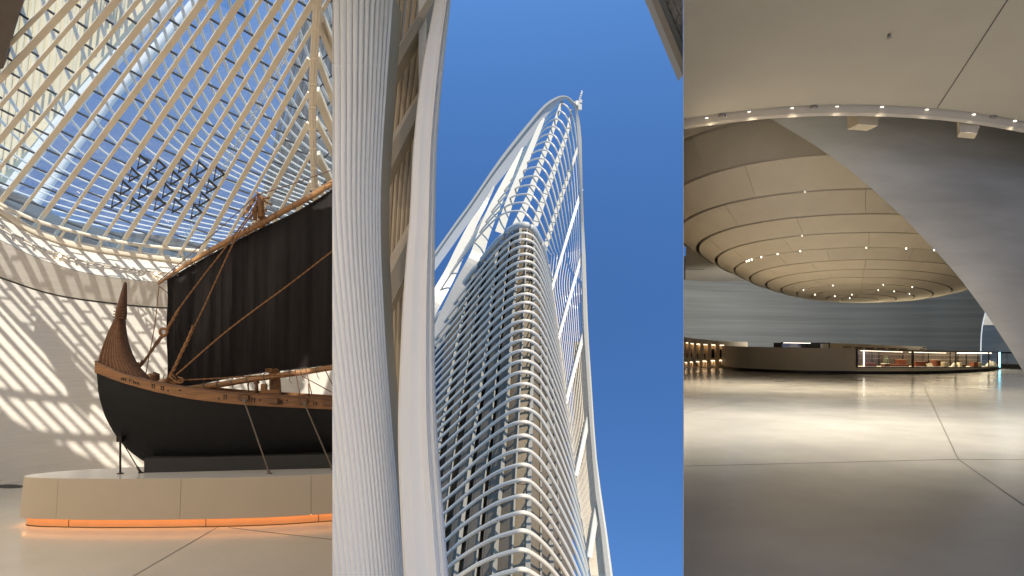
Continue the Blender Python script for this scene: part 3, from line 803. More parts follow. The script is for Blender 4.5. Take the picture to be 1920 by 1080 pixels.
for deg in (165, 185, 205, 225, 245, 265):  # lamps added out of view to brighten the hall
    c = Vector((HC.x + 12.2 * math.cos(math.radians(deg)), HC.y + 12.2 * math.sin(math.radians(deg)), 4.0)); d = (Vector((-6.5, 13, -2)) - c).normalized()
    mb = MB(); mb.tube([c - d * .1, c + d * .1], .05, 8); h = mb.build('spot_head', M['fitting'], trk)
    mb = MB(); mb.tube([c + d * .105, c + d * .115], .045, 8); mb.build('lens', M['lamp_on'], h)
    ld = bpy.data.lights.new('track_and_fill_lamp', 'SPOT'); ld.energy = LEFT_W; ld.color = (1, .8, .58); ld.spot_size = 1.5; ld.spot_blend = .8; ld.shadow_soft_size = .05
    lo = bpy.data.objects.new('track_and_fill_lamp', ld); COL.objects.link(lo); lo.location = c + d * .16; lo.rotation_euler = d.to_track_quat('-Z', 'Y').to_euler()

# solid part of the roof, with the brown curved edge in the top corner
ed = [(-8.9, 11.7), (-9.45, 12.35), (-9.9, 12.75), (-10.45, 13.25), (-10.85, 13.65)]
mb = MB(); inr = spline([Vector((x, y, gz(x, y, -.35))) for x, y in ed], 4)
otr = [p + Vector((-.62, .18, .0)) for p in inr]
mb.band(inr, otr, GN * .5); struct(mb.build('roof_rib', M['brown_soffit']))
mb = MB(); mb.prism([Vector((x, y, gz(x, y, -.3))) for x, y in [(-1.0, 12.4), (-4.2, 12.4), (-4.7, 9.0), (-18.5, 9.0), (-18.5, -4.5), (-1.0, -4.5)]], (0, 0, .6)); struct(mb.build('roof_slab', M['brown_soffit']))

mb = MB(); mb.prism([(-.9, -4.5, 3.4), (-.6, -4.5, 3.4), (-.6, 6.3, 3.4), (-.9, 6.3, 3.4)], (0, 0, 8.5)); struct(mb.build('sun_baffle', M['plaster']))  # unseen baffle added to stop sun reaching the hall floor and podium
# ---- outside the glass: louvres, sunlit wall, dark cladding, parapet
lou = root('louvre_screen', gp(300, 200, 4.0), 'curved white louvre tubes seen through the skylight against the blue sky', 'louvre screen')
ANG = [(-120, 80), (0, 75), (120, 68), (200, 57), (260, 42), (320, 27), (380, 16), (440, 9), (500, 6)]
starts = [(-420 + 44 * k, -70) for k in range(13)] + [(160 + 23 * k, -70) for k in range(21)]
for sx, sy in starts:
    x, y = sx, sy; pts = []
    while y < 470 and x < 640:
        pts.append((x, y)); a = math.radians(interp(ANG, y) * (1.0 if x > 0 else 1.0))
        x += 14 * math.cos(a); y += 14 * math.sin(a)
    if len(pts) > 2 and x > -60:
        mb = MB(); mb.tube([gp(a, b, 4.0) for a, b in pts], [.048 if b < 200 else max(.026, .048 - (b - 200) * .00013) for a, b in pts], 6); mb.build('louvre', M['louvre'], lou)
# lattice masts threading the louvres
for off in (0,):
    mb = MB()
    for s in (0, 7):
        mb.tube([gp(330 + off + s, 470, 3.7), gp(560 + off * .6 + s * .6, 60, 3.7)], .016, 5)
    for k in range(26):
        t, t2 = k / 26, (k + 1) / 26
        a = gp(lerp(330 + off, 560 + off * .6, t), lerp(470, 60, t), 3.7); b = gp(lerp(337 + off, 564 + off * .6, t2), lerp(470, 60, t2), 3.7); mb.tube([a, b], .012, 4)
    mb.build('lattice_strut', M['fitting'], lou)
swall = root('cream_fin_wall', P(40, 300, 31), 'sunlit cream wall with upright fins beyond the glass in the upper left', 'wall')
mb = MB(); bl = [(60, 272), (130, 185), (200, 100), (290, -10), (330, -70)]
poly = [P(-700, -200, 31), P(-700, 520, 31), P(-60, 400, 31), P(0, 335, 31)] + [P(x, y, 31) for x, y in bl] + [P(380, -200, 31)]
mb.prism(poly, (0, .5, 0)); mb.build('wall_face', M['sandstone'], swall)
for k in range(58):
    x0 = -380 + k * 13.0
    pts = [(x0 + 70 * t - 8 * t * t, 420 - 490 * t) for t in (0, .25, .5, .75, 1.0)]
    pts = [(x, y) for x, y in pts if x + 0.0 < interp([(-10, 290), (100, 200), (185, 130), (272, 60), (335, 0), (420, -80)], y) - 4 and y > -80]
    if len(pts) > 1:
        mb = MB(); mb.tube([P(x, y, 30.2) for x, y in pts], .07, 6); mb.build('fin', M['sandstone'], swall)
for (a, b, r) in [((-30, 420), (318, 0), .26), ((40, 420), (352, 20), .2)]:
    mb = MB(); mb.tube(spline([P(a[0], a[1], 29), P((a[0] + b[0]) / 2 - 10, (a[1] + b[1]) / 2 - 6, 29), P(b[0], b[1], 29), P(b[0] + 60, b[1] - 75, 29)], 6), r, 12); mb.build('edge_tube', M['louvre'], swall)
dclad = root('dark_cladding', P(560, 250, 27), 'dark ribbed cladding of the neighbouring tower behind the ridge post', 'wall')
mb = MB(); poly = [P(x, y, 27) for x, y in [(430, 500), (495, 350), (530, 272), (556, 190), (578, 100), (592, -40), (800, -40), (800, 500)]]
mb.prism(poly, (0, .5, 0)); mb.build('backing', M['dark_clad'], dclad)
for k in range(16):
    x0, x1 = 470 + k * 16, 588 + k * 6
    y0 = 470; pts = [P(lerp(x0, x1, t), lerp(y0, -30, t), 26.8) for t in (0, .3, .6, 1)]
    mb = MB(); mb.tube(pts, .09, 6); mb.build('rib', M['dark_clad'], dclad)
par = [(-160, 300), (-50, 335), (0, 352), (30, 364), (100, 405), (160, 420), (215, 434), (300, 441), (345, 450), (420, 468), (520, 478), (640, 484)]
A = [P(q[0], q[1], wallY(q[0], HR) + 1.6) for q in spline([(a, b, 0) for a, b in par], 4)]
B = [Vector((p.x, p.y, 1.2)) for p in A]
mb = MB(); mb.band(A, B, (0, .5, 0)); tag(mb.build('parapet', M['parapet']), 'dark grey curved parapet outside the foot of the skylight', 'parapet')

# ---- podium
FR = [(-10.66, 14.02), (-10.6, 13.90), (-10.42, 13.82), (-10.05, 13.76), (-9.2, 13.70), (-8.2, 13.68), (-7.0, 13.72), (-5.9, 13.80), (-5.0, 13.93), (-4.0, 14.19), (-3.3, 14.42), (-2.6, 14.62)]
BKc = [(-10.66, 14.02), (-10.58, 14.2), (-10.3, 14.42), (-9.9, 14.62), (-9.2, 14.85), (-8.2, 15.1), (-7.0, 15.5), (-5.9, 15.9), (-5.0, 16.2), (-4.0, 16.5), (-3.3, 16.7), (-2.6, 16.9)]
fr = [Vector((a, b, 0)) for a, b in FR]; bkc = [Vector((a, b, 0)) for a, b in BKc]
fr = spline(fr, 14); bkc = spline(bkc, 6)
def outline(z, grow):
    out = []
    loop = fr + bkc[::-1][:-1]; n = len(loop)
    for i, p in enumerate(loop):
        t = loop[(i + 1) % n] - loop[i - 1]; nn = Vector((t.y, -t.x, 0))
        nn = nn.normalized() if nn.length > 1e-6 else Vector((-1, 0, 0))
        out.append(Vector((p.x + nn.x * grow, p.y + nn.y * grow, z)))
    return out
pod = root('podium', (-6.5, 14.6, ZF), 'long rounded white podium with a glowing copper plinth under the ship', 'podium')
ZT = -2.938
mb = MB(); o1 = outline(ZT, -.004); mb.prism(o1, (0, 0, -.03)); mb.build('podium_top', M['podium_top'], pod)
mb = MB(); mb.prism(outline(-3.80, -.12), (0, 0, .5)); mb.build('podium_core', M['black'], pod)
tp_, lp_ = outline(ZT - .004, 0.0), outline(-3.80, .075)
def cut(xs):  # front skin split into panels at the joints
    n = len(fr)
    idx = [0] + [min(range(n), key=lambda i: abs(fr[i].x - x)) for x in xs] + [n - 1]
    for a, b in zip(idx, idx[1:]):
        if b <= a: continue
        A, B = [p.copy() for p in tp_[a:b + 1]], [p.copy() for p in lp_[a:b + 1]]
        if len(A) > 1:
            A[-1] = A[-2].lerp(A[-1], .9); B[-1] = B[-2].lerp(B[-1], .9)
        mb = MB(); mb.band(A, B, [Vector((-(lp_[i] - tp_[i]).x, -(lp_[i] - tp_[i]).y, 0)).normalized() * .05 for i in range(a, b + 1)], smooth=True)
        mb.build('podium_panel', M['podium'], pod)
cut([-9.75, -7.05, -4.38])
A, B = tp_[len(fr):], lp_[len(fr):]
mb = MB(); mb.band(A + [tp_[0]], B + [lp_[0]], (0, -.04, 0), smooth=True); mb.build('podium_panel', M['podium'], pod)
pl1, pl2 = outline(-3.80, -.045), outline(-3.985, -.045)
mb = MB(); mb.loft([pl1, pl2], smooth=True, closed=True); mb.build('plinth', M['copper'], pod)
mb = MB(); mb.loft([outline(-3.985, -.035), outline(-4.0, -.035)], smooth=True, closed=True); mb.build('shadow_gap', M['black'], pod)
mb = MB(); ld1 = outline(-3.805, .045); ld2 = outline(-3.805, -.02); mb.loft([ld1, ld2], smooth=False, closed=True); mb.build('led_strip', M['led'], pod)
for x in (-9.55, -6.6, -4.28):
    i = min(range(len(fr)), key=lambda k: abs(fr[k].x - x)); a, b = pl1[i], pl2[i]
    mb = MB(); mb.bar(a + Vector((0, -.003, 0)), b + Vector((0, -.003, 0)), .012, .012, up=(0, 1, 0)); mb.build('plinth_joint', M['wood_dark'], pod)

# ---- the ship
ship = root('sailing_ship', (-6, 15, ZT), 'ancient wooden sailing ship with black hull, woven reed prow and dark sail on the podium', 'ship')
def shipY(px): return 14.55 + (px - 180) * .0026
KEEL = [(181, 700), (184.5, 740), (190, 760), (197, 781), (208, 803), (222, 824), (237, 841), (254, 855), (272, 867), (290, 875), (315, 881), (350, 885), (420, 886.5), (520, 885), (623, 881), (690, 873), (740, 850), (772, 810)]
SHEER = [(180, 697), (205, 707), (230, 716), (265, 726), (300, 735), (360, 747), (450, 757), (540, 762), (623, 766), (772, 764)]
WALE = [(177.5, 677), (205, 689), (230, 700), (262, 709), (290, 716), (350, 726), (430, 735.5), (540, 742.5), (623, 748), (775, 746)]
def beam(px): return .80 * (1 - max(0.0, 1 - (px - 180) / 330.0) ** 2.2) + .015
xs = [181, 182, 184, 187, 191, 197, 204, 212, 222, 234, 248, 264, 282, 302, 325, 350, 380, 415, 455, 500, 550, 600, 650, 700, 735, 760, 770]
def hull_y(px):
    """keel height: invert the stem curve"""
    return interp(KEEL, px)
rows_n, rows_f = [], []
NV = 14
for px in xs:
    Yc = shipY(px); yt = interp(SHEER, px); yb = max(hull_y(px), yt + .5); b = beam(px)
    rn, rf = [], []
    for k in range(NV + 1):
        v = k / NV; off = b * (1 - v ** 2.6) ** .75 if v < 1 else 0
        fy = lerp(yt, yb, v)
        # keep the same height in metres on both flanks
        z = (HY - fy) / F * (Yc - off * .25)
        rn.append(Vector(((px - CX) / F * (Yc - off), Yc - off, z * (Yc - off) / (Yc - off * .25))))
        rf.append(Vector(((px - CX) / F * Yc + .05 * off, Yc + off, z)))
    rows_n.append(rn); rows_f.append(rf)
mb = MB(); mb.loft([n_ + f_[::-1][1:] for n_, f_ in zip(rows_n, rows_f)], smooth=True); 
mb.add([rows_n[-1][0], *rows_n[-1][1:], *rows_f[-1][::-1]], [tuple(range(2 * NV + 2))])
mb.build('hull', M['hull'], ship)
# wale plank along the top edge, near side and far side, with blocks and marks
def wrow(px, side, out=.03):
    Yc = shipY(px); b = beam(px) + out
    Y = Yc - b if side < 0 else Yc + b
    t, s = interp(WALE, px), interp(SHEER, px) + 2
    if side < 0: return P(px, t, Y), P(px, s, Y - .015)
    zt = (HY - t) / F * (Yc - b) - .07; zs = zt - .2
    X = (px - CX) / F * Yc + .03
    return Vector((X, Y, zt)), Vector((X, Y, zs))
wx = [177.6, 180, 184, 190, 198, 208, 220, 235, 252, 272, 295, 320, 350, 385, 425, 470, 520, 570, 625, 690, 740, 774]
def wale(side):
    A, B = zip(*[wrow(px, side) for px in wx])
    mb = MB(); mb.band(list(A), list(B), (.0, .07 if side < 0 else -.07, 0), smooth=False); return mb.build('wale_plank', M['wood'], ship)
wl = wale(-1); wale(1)
A = [wrow(px, -1)[0] + Vector((0, -.012, .012)) for px in wx]; B = [wrow(px, -1)[0] + Vector((0, -.02, -.022)) for px in wx]
mb = MB(); mb.band(A, B, (0, .1, 0)); mb.build('cap_rail', M['wood_dark'], ship)
dk = [[wrow(px, -1)[0] + Vector((0, .06, -.12)), wrow(px, 1)[0] + Vector((0, -.06, -.09))] for px in wx[2:]]
mb = MB(); mb.loft(dk, smooth=False); mb.build('deck', M['wood_dark'], ship)
def on_wale(px, v, out=.0):
    a, b = wrow(px, -1, .03 + out); return a.lerp(b, v)
# carved marks along the plank
def strokes(px, y0, segs):
    mb = MB()
    for (x1, v1, x2, v2) in segs:
        a, b = on_wale(px + x1, v1, .006), on_wale(px + x2, v2, .006)
        mb.bar(a, b, .012, .012, up=(0, 1, 0))
    mb.build('carved_mark', M['black'], wl)
Tm = [(0, .3, 8, .3), (2, .3, 2, .7), (6, .3, 6, .7)]
Hm = [(0, .3, 0, .75), (5, .3, 5, .75), (0, .5, 8, .5)]
strokes(228, 0, [(0, .5, 0, .78), (3, .42, 3, .72), (0, .5, 8, .58), (7, .4, 7, .72)])
strokes(243, 0, [(0, .4, 0, .72), (0, .4, 5, .42), (7, .42, 7, .75), (11, .45, 11, .75), (7, .6, 16, .62), (16, .45, 16, .75)])
for px in (283, 300, 418): strokes(px, 0, Tm)
strokes(472, 0, Hm); strokes(520, 0, [(0, .35, 0, .75), (3, .35, 5, .75), (5, .75, 7, .4), (7, .4, 9, .75), (9, .75, 11, .35)]); strokes(588, 0, Hm); strokes(605, 0, Tm)
for px in (315, 337, 410, 452, 487, 506, 538):
    c = on_wale(px, .5 + .15 * math.sin(px), .004); mb = MB(); mb.tube([c + Vector((0, .01, 0)), c - Vector((0, .008, 0))], .02, 8); mb.build('peg', M['black'], wl)
for px, w in ((457, 20), (568, 18), (512, 21), (616, 16)):
    c = on_wale(px, .38 if w < 21 else .5, .05); mb = MB(); mb.box(c, w / F * 14, .12, .11); mb.build('block', M['wood_dark'], ship)
# reed prow: bent bundles bound to a tip
LFT = [(184, 683), (188, 664), (194, 646), (203, 622), (213, 601), (220, 588)]
RGT = [(286, 716), (271, 703), (258, 690), (246, 671), (237, 647), (231, 618), (229.5, 594)]
def along(T, t):
    L_ = [0]
    for a, b in zip(T, T[1:]): L_.append(L_[-1] + math.hypot(b[0] - a[0], b[1] - a[1]))
    s = t * L_[-1]
    return interp(list(zip(L_, [p[0] for p in T])), s), interp(list(zip(L_, [p[1] for p in T])), s)
prow = None
NR = 13
for k in range(NR):
    u = (k + .5) / NR; pts, rr = [], []
    for j in range(17):
        t = j / 16
        xl, yl = along(LFT, t); xr, yr = along(RGT, t)
        x, y = lerp(xl, xr, u), lerp(yl, yr, u)
        bul = math.sin(math.pi * u) ** .6
        pts.append(P(x, y, 14.75 - .28 * bul * (1 - .45 * t)))
        r = math.hypot(xr - xl, yr - yl) / NR * .60 / F * 14.6
        rr.append(r * (1 + .10 * (j % 2)))
    mb = MB(); mb.tube(spline(pts, 2), [lerp(rr[i // 2], rr[min(i // 2 + 1, 16)], (i % 2) / 2) * (1.0 if i % 2 else .93) for i in range(33)], 8); mb.build('reed_bundle', M['reed'], ship)
mb = MB(); A, B = [], []
for j in range(9): A.append(P(*along(LFT, j / 8), 14.82)); B.append(P(*along(RGT, j / 8), 14.82))
mb.band(A, B, (0, .12, 0), smooth=True); mb.build('prow_core', M['binding'], ship)
pts = [(226, 598), (227.5, 585), (229.5, 570), (231.5, 556), (233.5, 542), (234.8, 533), (235.3, 529)]
rw = [8.8, 8.6, 6.9, 5.4, 3.8, 2.7, 1.5]
cc = spline([P(x, y, 14.62) for x, y in pts], 5); ww = [interp([(i / 6 * (len(cc) - 1), r) for i, r in enumerate(rw)], k) * 1.12 / F * 14.6 for k in range(len(cc))]
mb = MB(); mb.tube(cc, ww, 14); mb.build('prow_tip', M['binding'], ship)
mb = MB()
for k in range(9):
    t = k / 9; i = int(t * 9); c = cc[i]; a = c + Vector((-ww[i] * 1.05, -.08, -.03 + .05 * (k % 2))); b = c + Vector((ww[i] * 1.05, -.08, .04 - .06 * (k % 2)))
    mb.tube([a, c + Vector((0, -ww[i] * 1.06, 0)), b], .009, 5)
mb.build('binding_cord', M['wood_dark'], ship)
# sail: one sheet with soft vertical folds, seams between cloths
SY = lambda x: 15.35 + (x - 313) * .0022
TOPS = [(313, 526), (345, 507), (400, 476), (450, 449), (490, 429), (530, 411), (560, 396), (600, 372), (640, 345), (700, 312), (770, 276)]
BOTS = [(314, 708), (322, 718), (345, 726), (372, 721), (400, 714), (450, 704.5), (500, 697), (560, 691), (623, 683), (700, 672), (770, 662)]
NU, NVs = 90, 26
rows = []
rnd = [random.uniform(-1, 1) for _ in range(40)]
for i in range(NU + 1):
    x = lerp(313, 770, i / NU); row = []
    for j in range(NVs + 1):
        v = j / NVs; y = lerp(interp(TOPS, x), interp(BOTS, x), v)
        fold = .05 * math.sin(x * .055 + rnd[0] + v * .8) + .03 * math.sin(x * .14 + 2 * v) + .02 * math.sin(x * .31 + 1.3 * v + 2)
        fold *= 0.35 + .65 * math.sin(math.pi * min(1, max(0, v * .9 + .08)))
        xx = x + (1.2 * math.sin(v * 9) if i == 0 else 0)
        row.append(P(xx, y, SY(x) - .35 * math.sin(math.pi * v) * math.sin(math.pi * min(1, (x - 313) / 460)) + fold))
    rows.append(row)
mb = MB(); mb.loft(rows, smooth=True); mb.loft([[p + Vector((0, .012, 0)) for p in r] for r in rows], smooth=True)
sl = mb.build('sail', M['sail'], ship)
M['seam'] = mat('sail_seam', (0.035, 0.029, 0.027), .9, var=.4, vscale=20)
for i in (3, 11, 20, 29, 38, 46, 54, 61):
    mb = MB(); mb.tube([p + Vector((0, -.006, 0)) for p in rows[i]], .007, 5); mb.build('seam', M['seam'], sl)
mb = MB(); mb.tube([r[0] for r in rows], .022, 6); mb.build('head_rope', M['seam'], sl)
mb = MB(); mb.tube([r[-1] for r in rows], .018, 6); mb.build('foot_rope', M['seam'], sl)
# yard, boom, mast
yard = [P(x, y, SY(x) - .12) for x, y in [(296, 533), (345, 499), (400, 467), (450, 440), (490, 419), (540, 391), (580, 370), (623, 343), (700, 300), (770, 262)]]
mb = MB(); mb.tube(spline(yard, 4), [lerp(.03, .075, min(1, i / 10)) for i in range(37)], 10); mb.build('yard', M['pole'], ship)
boom = [P(x, y, SY(x) - .25) for x, y in [(350, 729), (420, 720), (480, 710), (560, 699), (623, 689), (770, 664)]]
mb = MB(); mb.tube(spline(boom, 4), .068, 10); mb.build('boom', M['pole'], ship)
mast = [P(517, 747, 15.95), P(515, 700, 15.98), P(500, 520, 16.05), P(488, 372, 15.9), P(482, 359, 15.9)]
mb = MB(); mb.tube(mast, [.145, .135, .10, .075, .02], 12); mb.build('mast', M['wood'], ship)
# small lashings on yard and boom
def ring_at(c, r, m, nm, d=Vector((1, 0, .4))):
    mb = MB(); d = d.normalized(); u = d.orthogonal().normalized(); w = d.cross(u)
    mb.tube([c + (u * math.cos(t) + w * math.sin(t)) * r + d * (.015 * math.sin(2 * t)) for t in [2 * math.pi * k / 12 for k in range(13)]], .010, 5); return mb.build(nm, m, ship)
for x in (330, 362, 396, 440, 522, 552, 583, 612): ring_at(P(x, interp([(296, 533), (345, 499), (400, 467), (450, 440), (490, 419), (540, 391), (580, 370), (623, 343)], x) + 2, SY(x) - .12), .085, M['cable'], 'lashing')
for x in (385, 410, 437, 465, 497, 545, 567, 595): 
    c = P(x, interp([(350, 729), (420, 720), (480, 710), (560, 699), (623, 689)], x) - 1, SY(x) - .25); ring_at(c, .085, M['cable'], 'lashing')
    mb = MB(); s = random.uniform(-.04, .06); mb.tube([c + Vector((0, -.06, -.06)), c + Vector((s, -.07, -.16)), c + Vector((s + .05, -.07, -.24))], .008, 5); mb.build('lashing_end', M['wood_dark'], ship)
# ropes
def rope(pts, w, nm='rope', m=None, n=6, dY=0.0, sag=0):
    c = [P(x, y, Y) for x, y, Y in pts]
    if sag:
        c2 = []
        for k in range(13):
            t = k / 12; q = c[0].lerp(c[-1], t); q.z -= sag * 4 * t * (1 - t); c2.append(q)
        c = c2
    else: c = spline(c, n)
    # two twisted strands read as rope
    mb = MB(); r = w / 2 / F * pts[0][2]
    L_ = 0; tw1, tw2 = [], []
    fine = []
    for a, b in zip(c, c[1:]):
        kk = max(1, int((b - a).length / .035))
        for k in range(kk): fine.append(a.lerp(b, k / kk))
    fine.append(c[-1])
    if w >= 2.4 and len(fine) < 500:
        for i, p in enumerate(fine):
            t = (fine[min(i + 1, len(fine) - 1)] - fine[max(i - 1, 0)]).normalized(); u = t.cross(Vector((0, 1, 0))).normalized(); v = t.cross(u)
            a = i * .9; o = (u * math.cos(a) + v * math.sin(a)) * r * .42
            tw1.append(p + o); tw2.append(p - o)
        mb.tube(tw1, r * .68, 5); mb.tube(tw2, r * .68, 5)
    else: mb.tube(c, r, 6)
    return mb.build(nm, m or M['rope'], ship)
rope([(480, 384, 15.4), (425, 461, 15.15), (380, 519, 15.0), (341, 571, 14.9), (333, 582, 14.9)], 3.0)
rope([(335, 580, 14.9), (326, 596, 14.88), (317, 611, 14.86), (311, 620, 14.85)], 5.5)
rope([(480, 392, 15.4), (446, 440, 15.2), (410, 515, 15.0), (381, 578, 14.9), (362, 616, 14.8)], 3.0)
rope([(362, 614, 14.8), (354, 634, 14.75), (345, 652, 14.7), (336, 671, 14.65), (326, 692, 14.6), (318, 706, 14.55)], 6.5)
rope([(361, 610, 14.79), (360, 618, 14.76), (352, 636, 14.7)], 4.0)
rope([(640, 462, 15.0), (623, 471, 15.0), (545, 531, 14.9), (430, 617, 14.75), (330, 703, 14.5)], 3.0)
rope([(330, 713, 14.5), (400, 710, 14.7), (480, 705, 14.9), (555, 702, 15.1)], 3.0)
rope([(330, 710, 14.5), (322, 703, 14.48), (316, 712, 14.45), (328, 718, 14.45), (338, 713, 14.45)], 4.0, 'rope_knot')
rope([(318, 705, 14.45), (326, 713, 14.42), (338, 718, 14.42), (344, 712, 14.44), (334, 707, 14.44)], 4.0, 'rope_knot')
mb = MB(); ctr = P(307, 623, 14.85)     # wooden heart thimble and its doubled lanyard
mb.tube([ctr + Vector((.085 * math.cos(t) * (1 + .2 * math.sin(t)), -.01, .085 * math.sin(t))) for t in [2 * math.pi * k / 16 for k in range(17)]], .034, 7); mb.build('thimble', M['wood'], ship)
for d in (-2.6, 0, 2.6): rope([(303 + d, 630 + abs(d) * .4, 14.84), (285 + d * .6, 656, 14.8), (268 + d * .3, 681, 14.75), (262, 688, 14.75)], 3.6, 'lanyard', M['wood_dark'])
rope([(267, 676, 14.7), (262, 684, 14.72), (258, 680, 14.74)], 5, 'rope_knot', M['wood_dark'])
rope([(298, 537, 15.1), (290, 610, 15.0), (273, 703, 14.9)], 1.9, 'line', M['rope'])
rope([(298, 536, 15.1), (314, 549, 15.25)], 1.5, 'line', M['wood_dark'])
rope([(296, 529, 15.1), (390, 448, 15.4), (481, 366, 15.8)], 1.6, 'line', M['wood_dark'])
rope([(481, 366, 15.8), (555, 343, 15.7), (640, 312, 15.6)], 1.8, 'line', M['wood_dark'])
rope([(308, 702, 14.9), (304, 716, 14.8)], 1.5, 'line', M['wood_dark'])
for a, b in (((476, 372), (456, 405)), ((480, 370), (462, 400)), ((484, 374), (470, 410)), ((492, 372), (510, 384)), ((490, 368), (505, 371)), ((488, 380), (478, 405)), ((492, 384), (496, 402)), ((486, 385), (500, 395))):
    rope([(a[0], a[1], 15.62), ((a[0] + b[0]) / 2 - 1, (a[1] + b[1]) / 2 + 2, 15.55), (b[0], b[1], 15.5)], 4.2, 'masthead_rope')
mb = MB(); mb.tube([P(489, 370, 15.6), P(489, 408, 15.5)], .075, 8); mb.tube([P(480, 386, 15.5), P(478, 412, 15.45)], .05, 8); mb.build('masthead_block', M['wood'], ship)
for k in range(6): ring_at(P(462 + k * 7.5, 434 - k * 4.2, SY(470) - .13), .10, M['rope'], 'masthead_lashing')
for x in (500, 505, 510, 515): mb = MB(); mb.tube([P(x, 407 - (x - 500) * .5, 15.62), P(x + 1, 419 - (x - 500) * .5, 15.6)], .018, 5); mb.build('toggle', M['rope'], ship)
# deck fittings
mb = MB(); mb.tube([P(290, 716, 14.6), P(290.5, 703, 14.6), P(292, 699, 14.6)], [.07, .055, .06], 10)
for k in range(3): mb.tube([P(290, 711 - 4 * k, 14.6) + Vector((.085 * math.cos(t), .085 * math.sin(t), .01 * math.sin(t))) for t in [.6 * q for q in range(12)]], .026, 6)
mb.build('bollard', M['wood_dark'], ship)
rope([(276, 704, 14.58), (282, 701, 14.55), (289, 704, 14.52)], 3.2, 'rope_coil')
mb = MB(); mb.tube([P(295, 719, 14.45), P(316, 713, 14.42)], .062, 10); mb.build('bitt', M['wood'], ship)
mb = MB(); mb.box(P(495, 731, 15.1), .11, .12, .28); mb.box(P(510, 734, 15.08), .36, .1, .07); mb.build('mast_partner', M['wood'], ship)
for k in range(4): ring_at(P(510, 700 - 2.5 * k, 15.6), .155, M['rope'], 'mast_lashing', Vector((.1, 0, 1)))
mb = MB(); mb.tube([P(481, 742, 15.2), P(481, 714, 15.2)], .045, 8); mb.tube([P(477, 719, 15.2), P(485.5, 716, 15.2)], .04, 8); mb.build('cleat_post', M['wood_dark'], ship)
mb = MB(); mb.tube([P(465, 740, 15.2), P(466, 714, 15.3)], .018, 6); mb.build('stay_rod', M['wood_dark'], ship)
for pts in ([(553, 692, 15.5), (563, 742, 15.1)], [(573, 690, 15.5), (586, 745, 15.2)], [(609, 692, 15.5), (630, 735, 15.2)], [(557, 700, 15.2), (625, 737, 15.1)]):
    rope([(x, y, Y) for x, y, Y in pts], 1.8, 'line', M['wood_dark'])
mb = MB(); mb.tube([P(580, 745, 15.2), P(578.5, 719, 15.2)], .016, 6); mb.build('stay_rod', M['wood_dark'], ship)
# bracket below the stem and keel block
mb = MB()
c = P(226, 822, 14.5); mb.box(c, .12, .12, .14); mb.build('stem_bracket', M['steel'], ship)
mb = MB(); zb = ZT
a, b = P(271, 860, 14.32), P(330, 860, 14.5)
mb.prism([Vector((a.x, 14.3, zb)), Vector((-3.2, 14.95, zb)), Vector((-3.2, 15.45, zb)), Vector((a.x, 14.85, zb))], (0, 0, .32))
tag(mb.build('keel_block', M['parapet']), 'dark grey block between the keel of the ship and the podium', 'block')
# props and stay cables (stand on the podium)
def footpt(px, py):
    Y = ZT * F / (HY - py); return P(px, py, Y)
f1 = footpt(225.5, 888)
mb = MB(); mb.tube([f1, P(225.5, 828, f1.y)], .022, 8); mb.tube([f1, f1 + Vector((0, 0, .015))], .07, 12)
tag(mb.build('support_prop', M['steel']), 'upright thin steel prop under the bow of the ship', 'prop')
f2 = footpt(264.5, 887)
mb = MB(); mb.tube([f2, P(230, 830, 14.4)], .012, 6); mb.tube([f2, f2.lerp(P(230, 830, 14.4), .2)], .026, 8); mb.box(f2, .1, .06, .05)
tag(mb.build('stay_cable', M['steel']), 'slanting thin cable beside the prop under the bow', 'cable')
for (u, d, lab) in [((458, 752), (505.5, 889), 'slanting braided cable in front of the hull, left of the other hull cable'), ((571, 757), (624, 881), 'slanting braided cable in front of the hull, nearest the ribbed wing')]:
    ft = footpt(*d); top = on_wale(u[0], .8, .12); top = P(u[0], u[1], top.y)
    bulge = P((u[0] + d[0]) / 2, (u[1] + d[1]) / 2, min(top.y, ft.y) - .03)
    mb = MB(); mb.tube([top, bulge, ft], .016, 6); mb.tube([ft.lerp(bulge, .12), ft], .03, 8); mb.box(ft, .1, .06, .06); mb.tube([top + Vector((0, .05, .02)), top], .05, 8)
    tag(mb.build('stay_cable', M['cable']), lab, 'cable', 'cables steadying the hull')

# =================================================================== RIGHT: dim museum hall with the hanging dome
ZR = -1.6
M['gallery_floor'] = mat('polished_terrazzo', (0.47, 0.465, 0.45), 0.18, var=0.10, vscale=.6, speck=.12, sscale=120, spec=.5, rvar=.09)
M['concrete'] = mat('grey_concrete', (0.48, 0.47, 0.44), 0.8, var=0.19, vscale=.7, vstretch=(.4, .4, 1.9), bump=.22, bscale=5, bstretch=(.3, .3, 3))
M['concrete_bm'] = mat('board_marked_concrete', (0.31, 0.325, 0.32), 0.8, var=0.22, vscale=1.0, vstretch=(.05, .05, 2.6), bump=.3, bscale=3, bstretch=(.08, .08, 9))
M['ceil_plaster'] = mat('ceiling_plaster', (0.37, 0.345, 0.30), 0.85, var=0.03, vscale=.8)
M['ledge'] = mat('ledge_plaster', (0.52, 0.46, 0.37), 0.7, var=0.03, vscale=2)
M['dome_panel'] = mat('tan_felt_panel', (0.53, 0.475, 0.395), 0.85, var=0.06, vscale=1.2)
M['dome_void'] = mat('dome_void', (0.012, 0.010, 0.008), 0.9)
M['desk'] = mat('desk_stone', (0.50, 0.45, 0.37), 0.5, var=0.05, vscale=2)
M['cabinet'] = mat('cream_cabinet', (0.80, 0.67, 0.48), 0.6, var=.04, vscale=2)
M['niche'] = mat('niche_lining', (0.66, 0.52, 0.36), 0.7)
M['lamp_white'] = mat('downlight_lens', (1, .95, .85), .4, emit=(1, .95, .86), estr=1.7)
M['lamp_small'] = mat('dome_lamp_lens', (1, .95, .85), .4, emit=(1, .9, .75), estr=3.5)
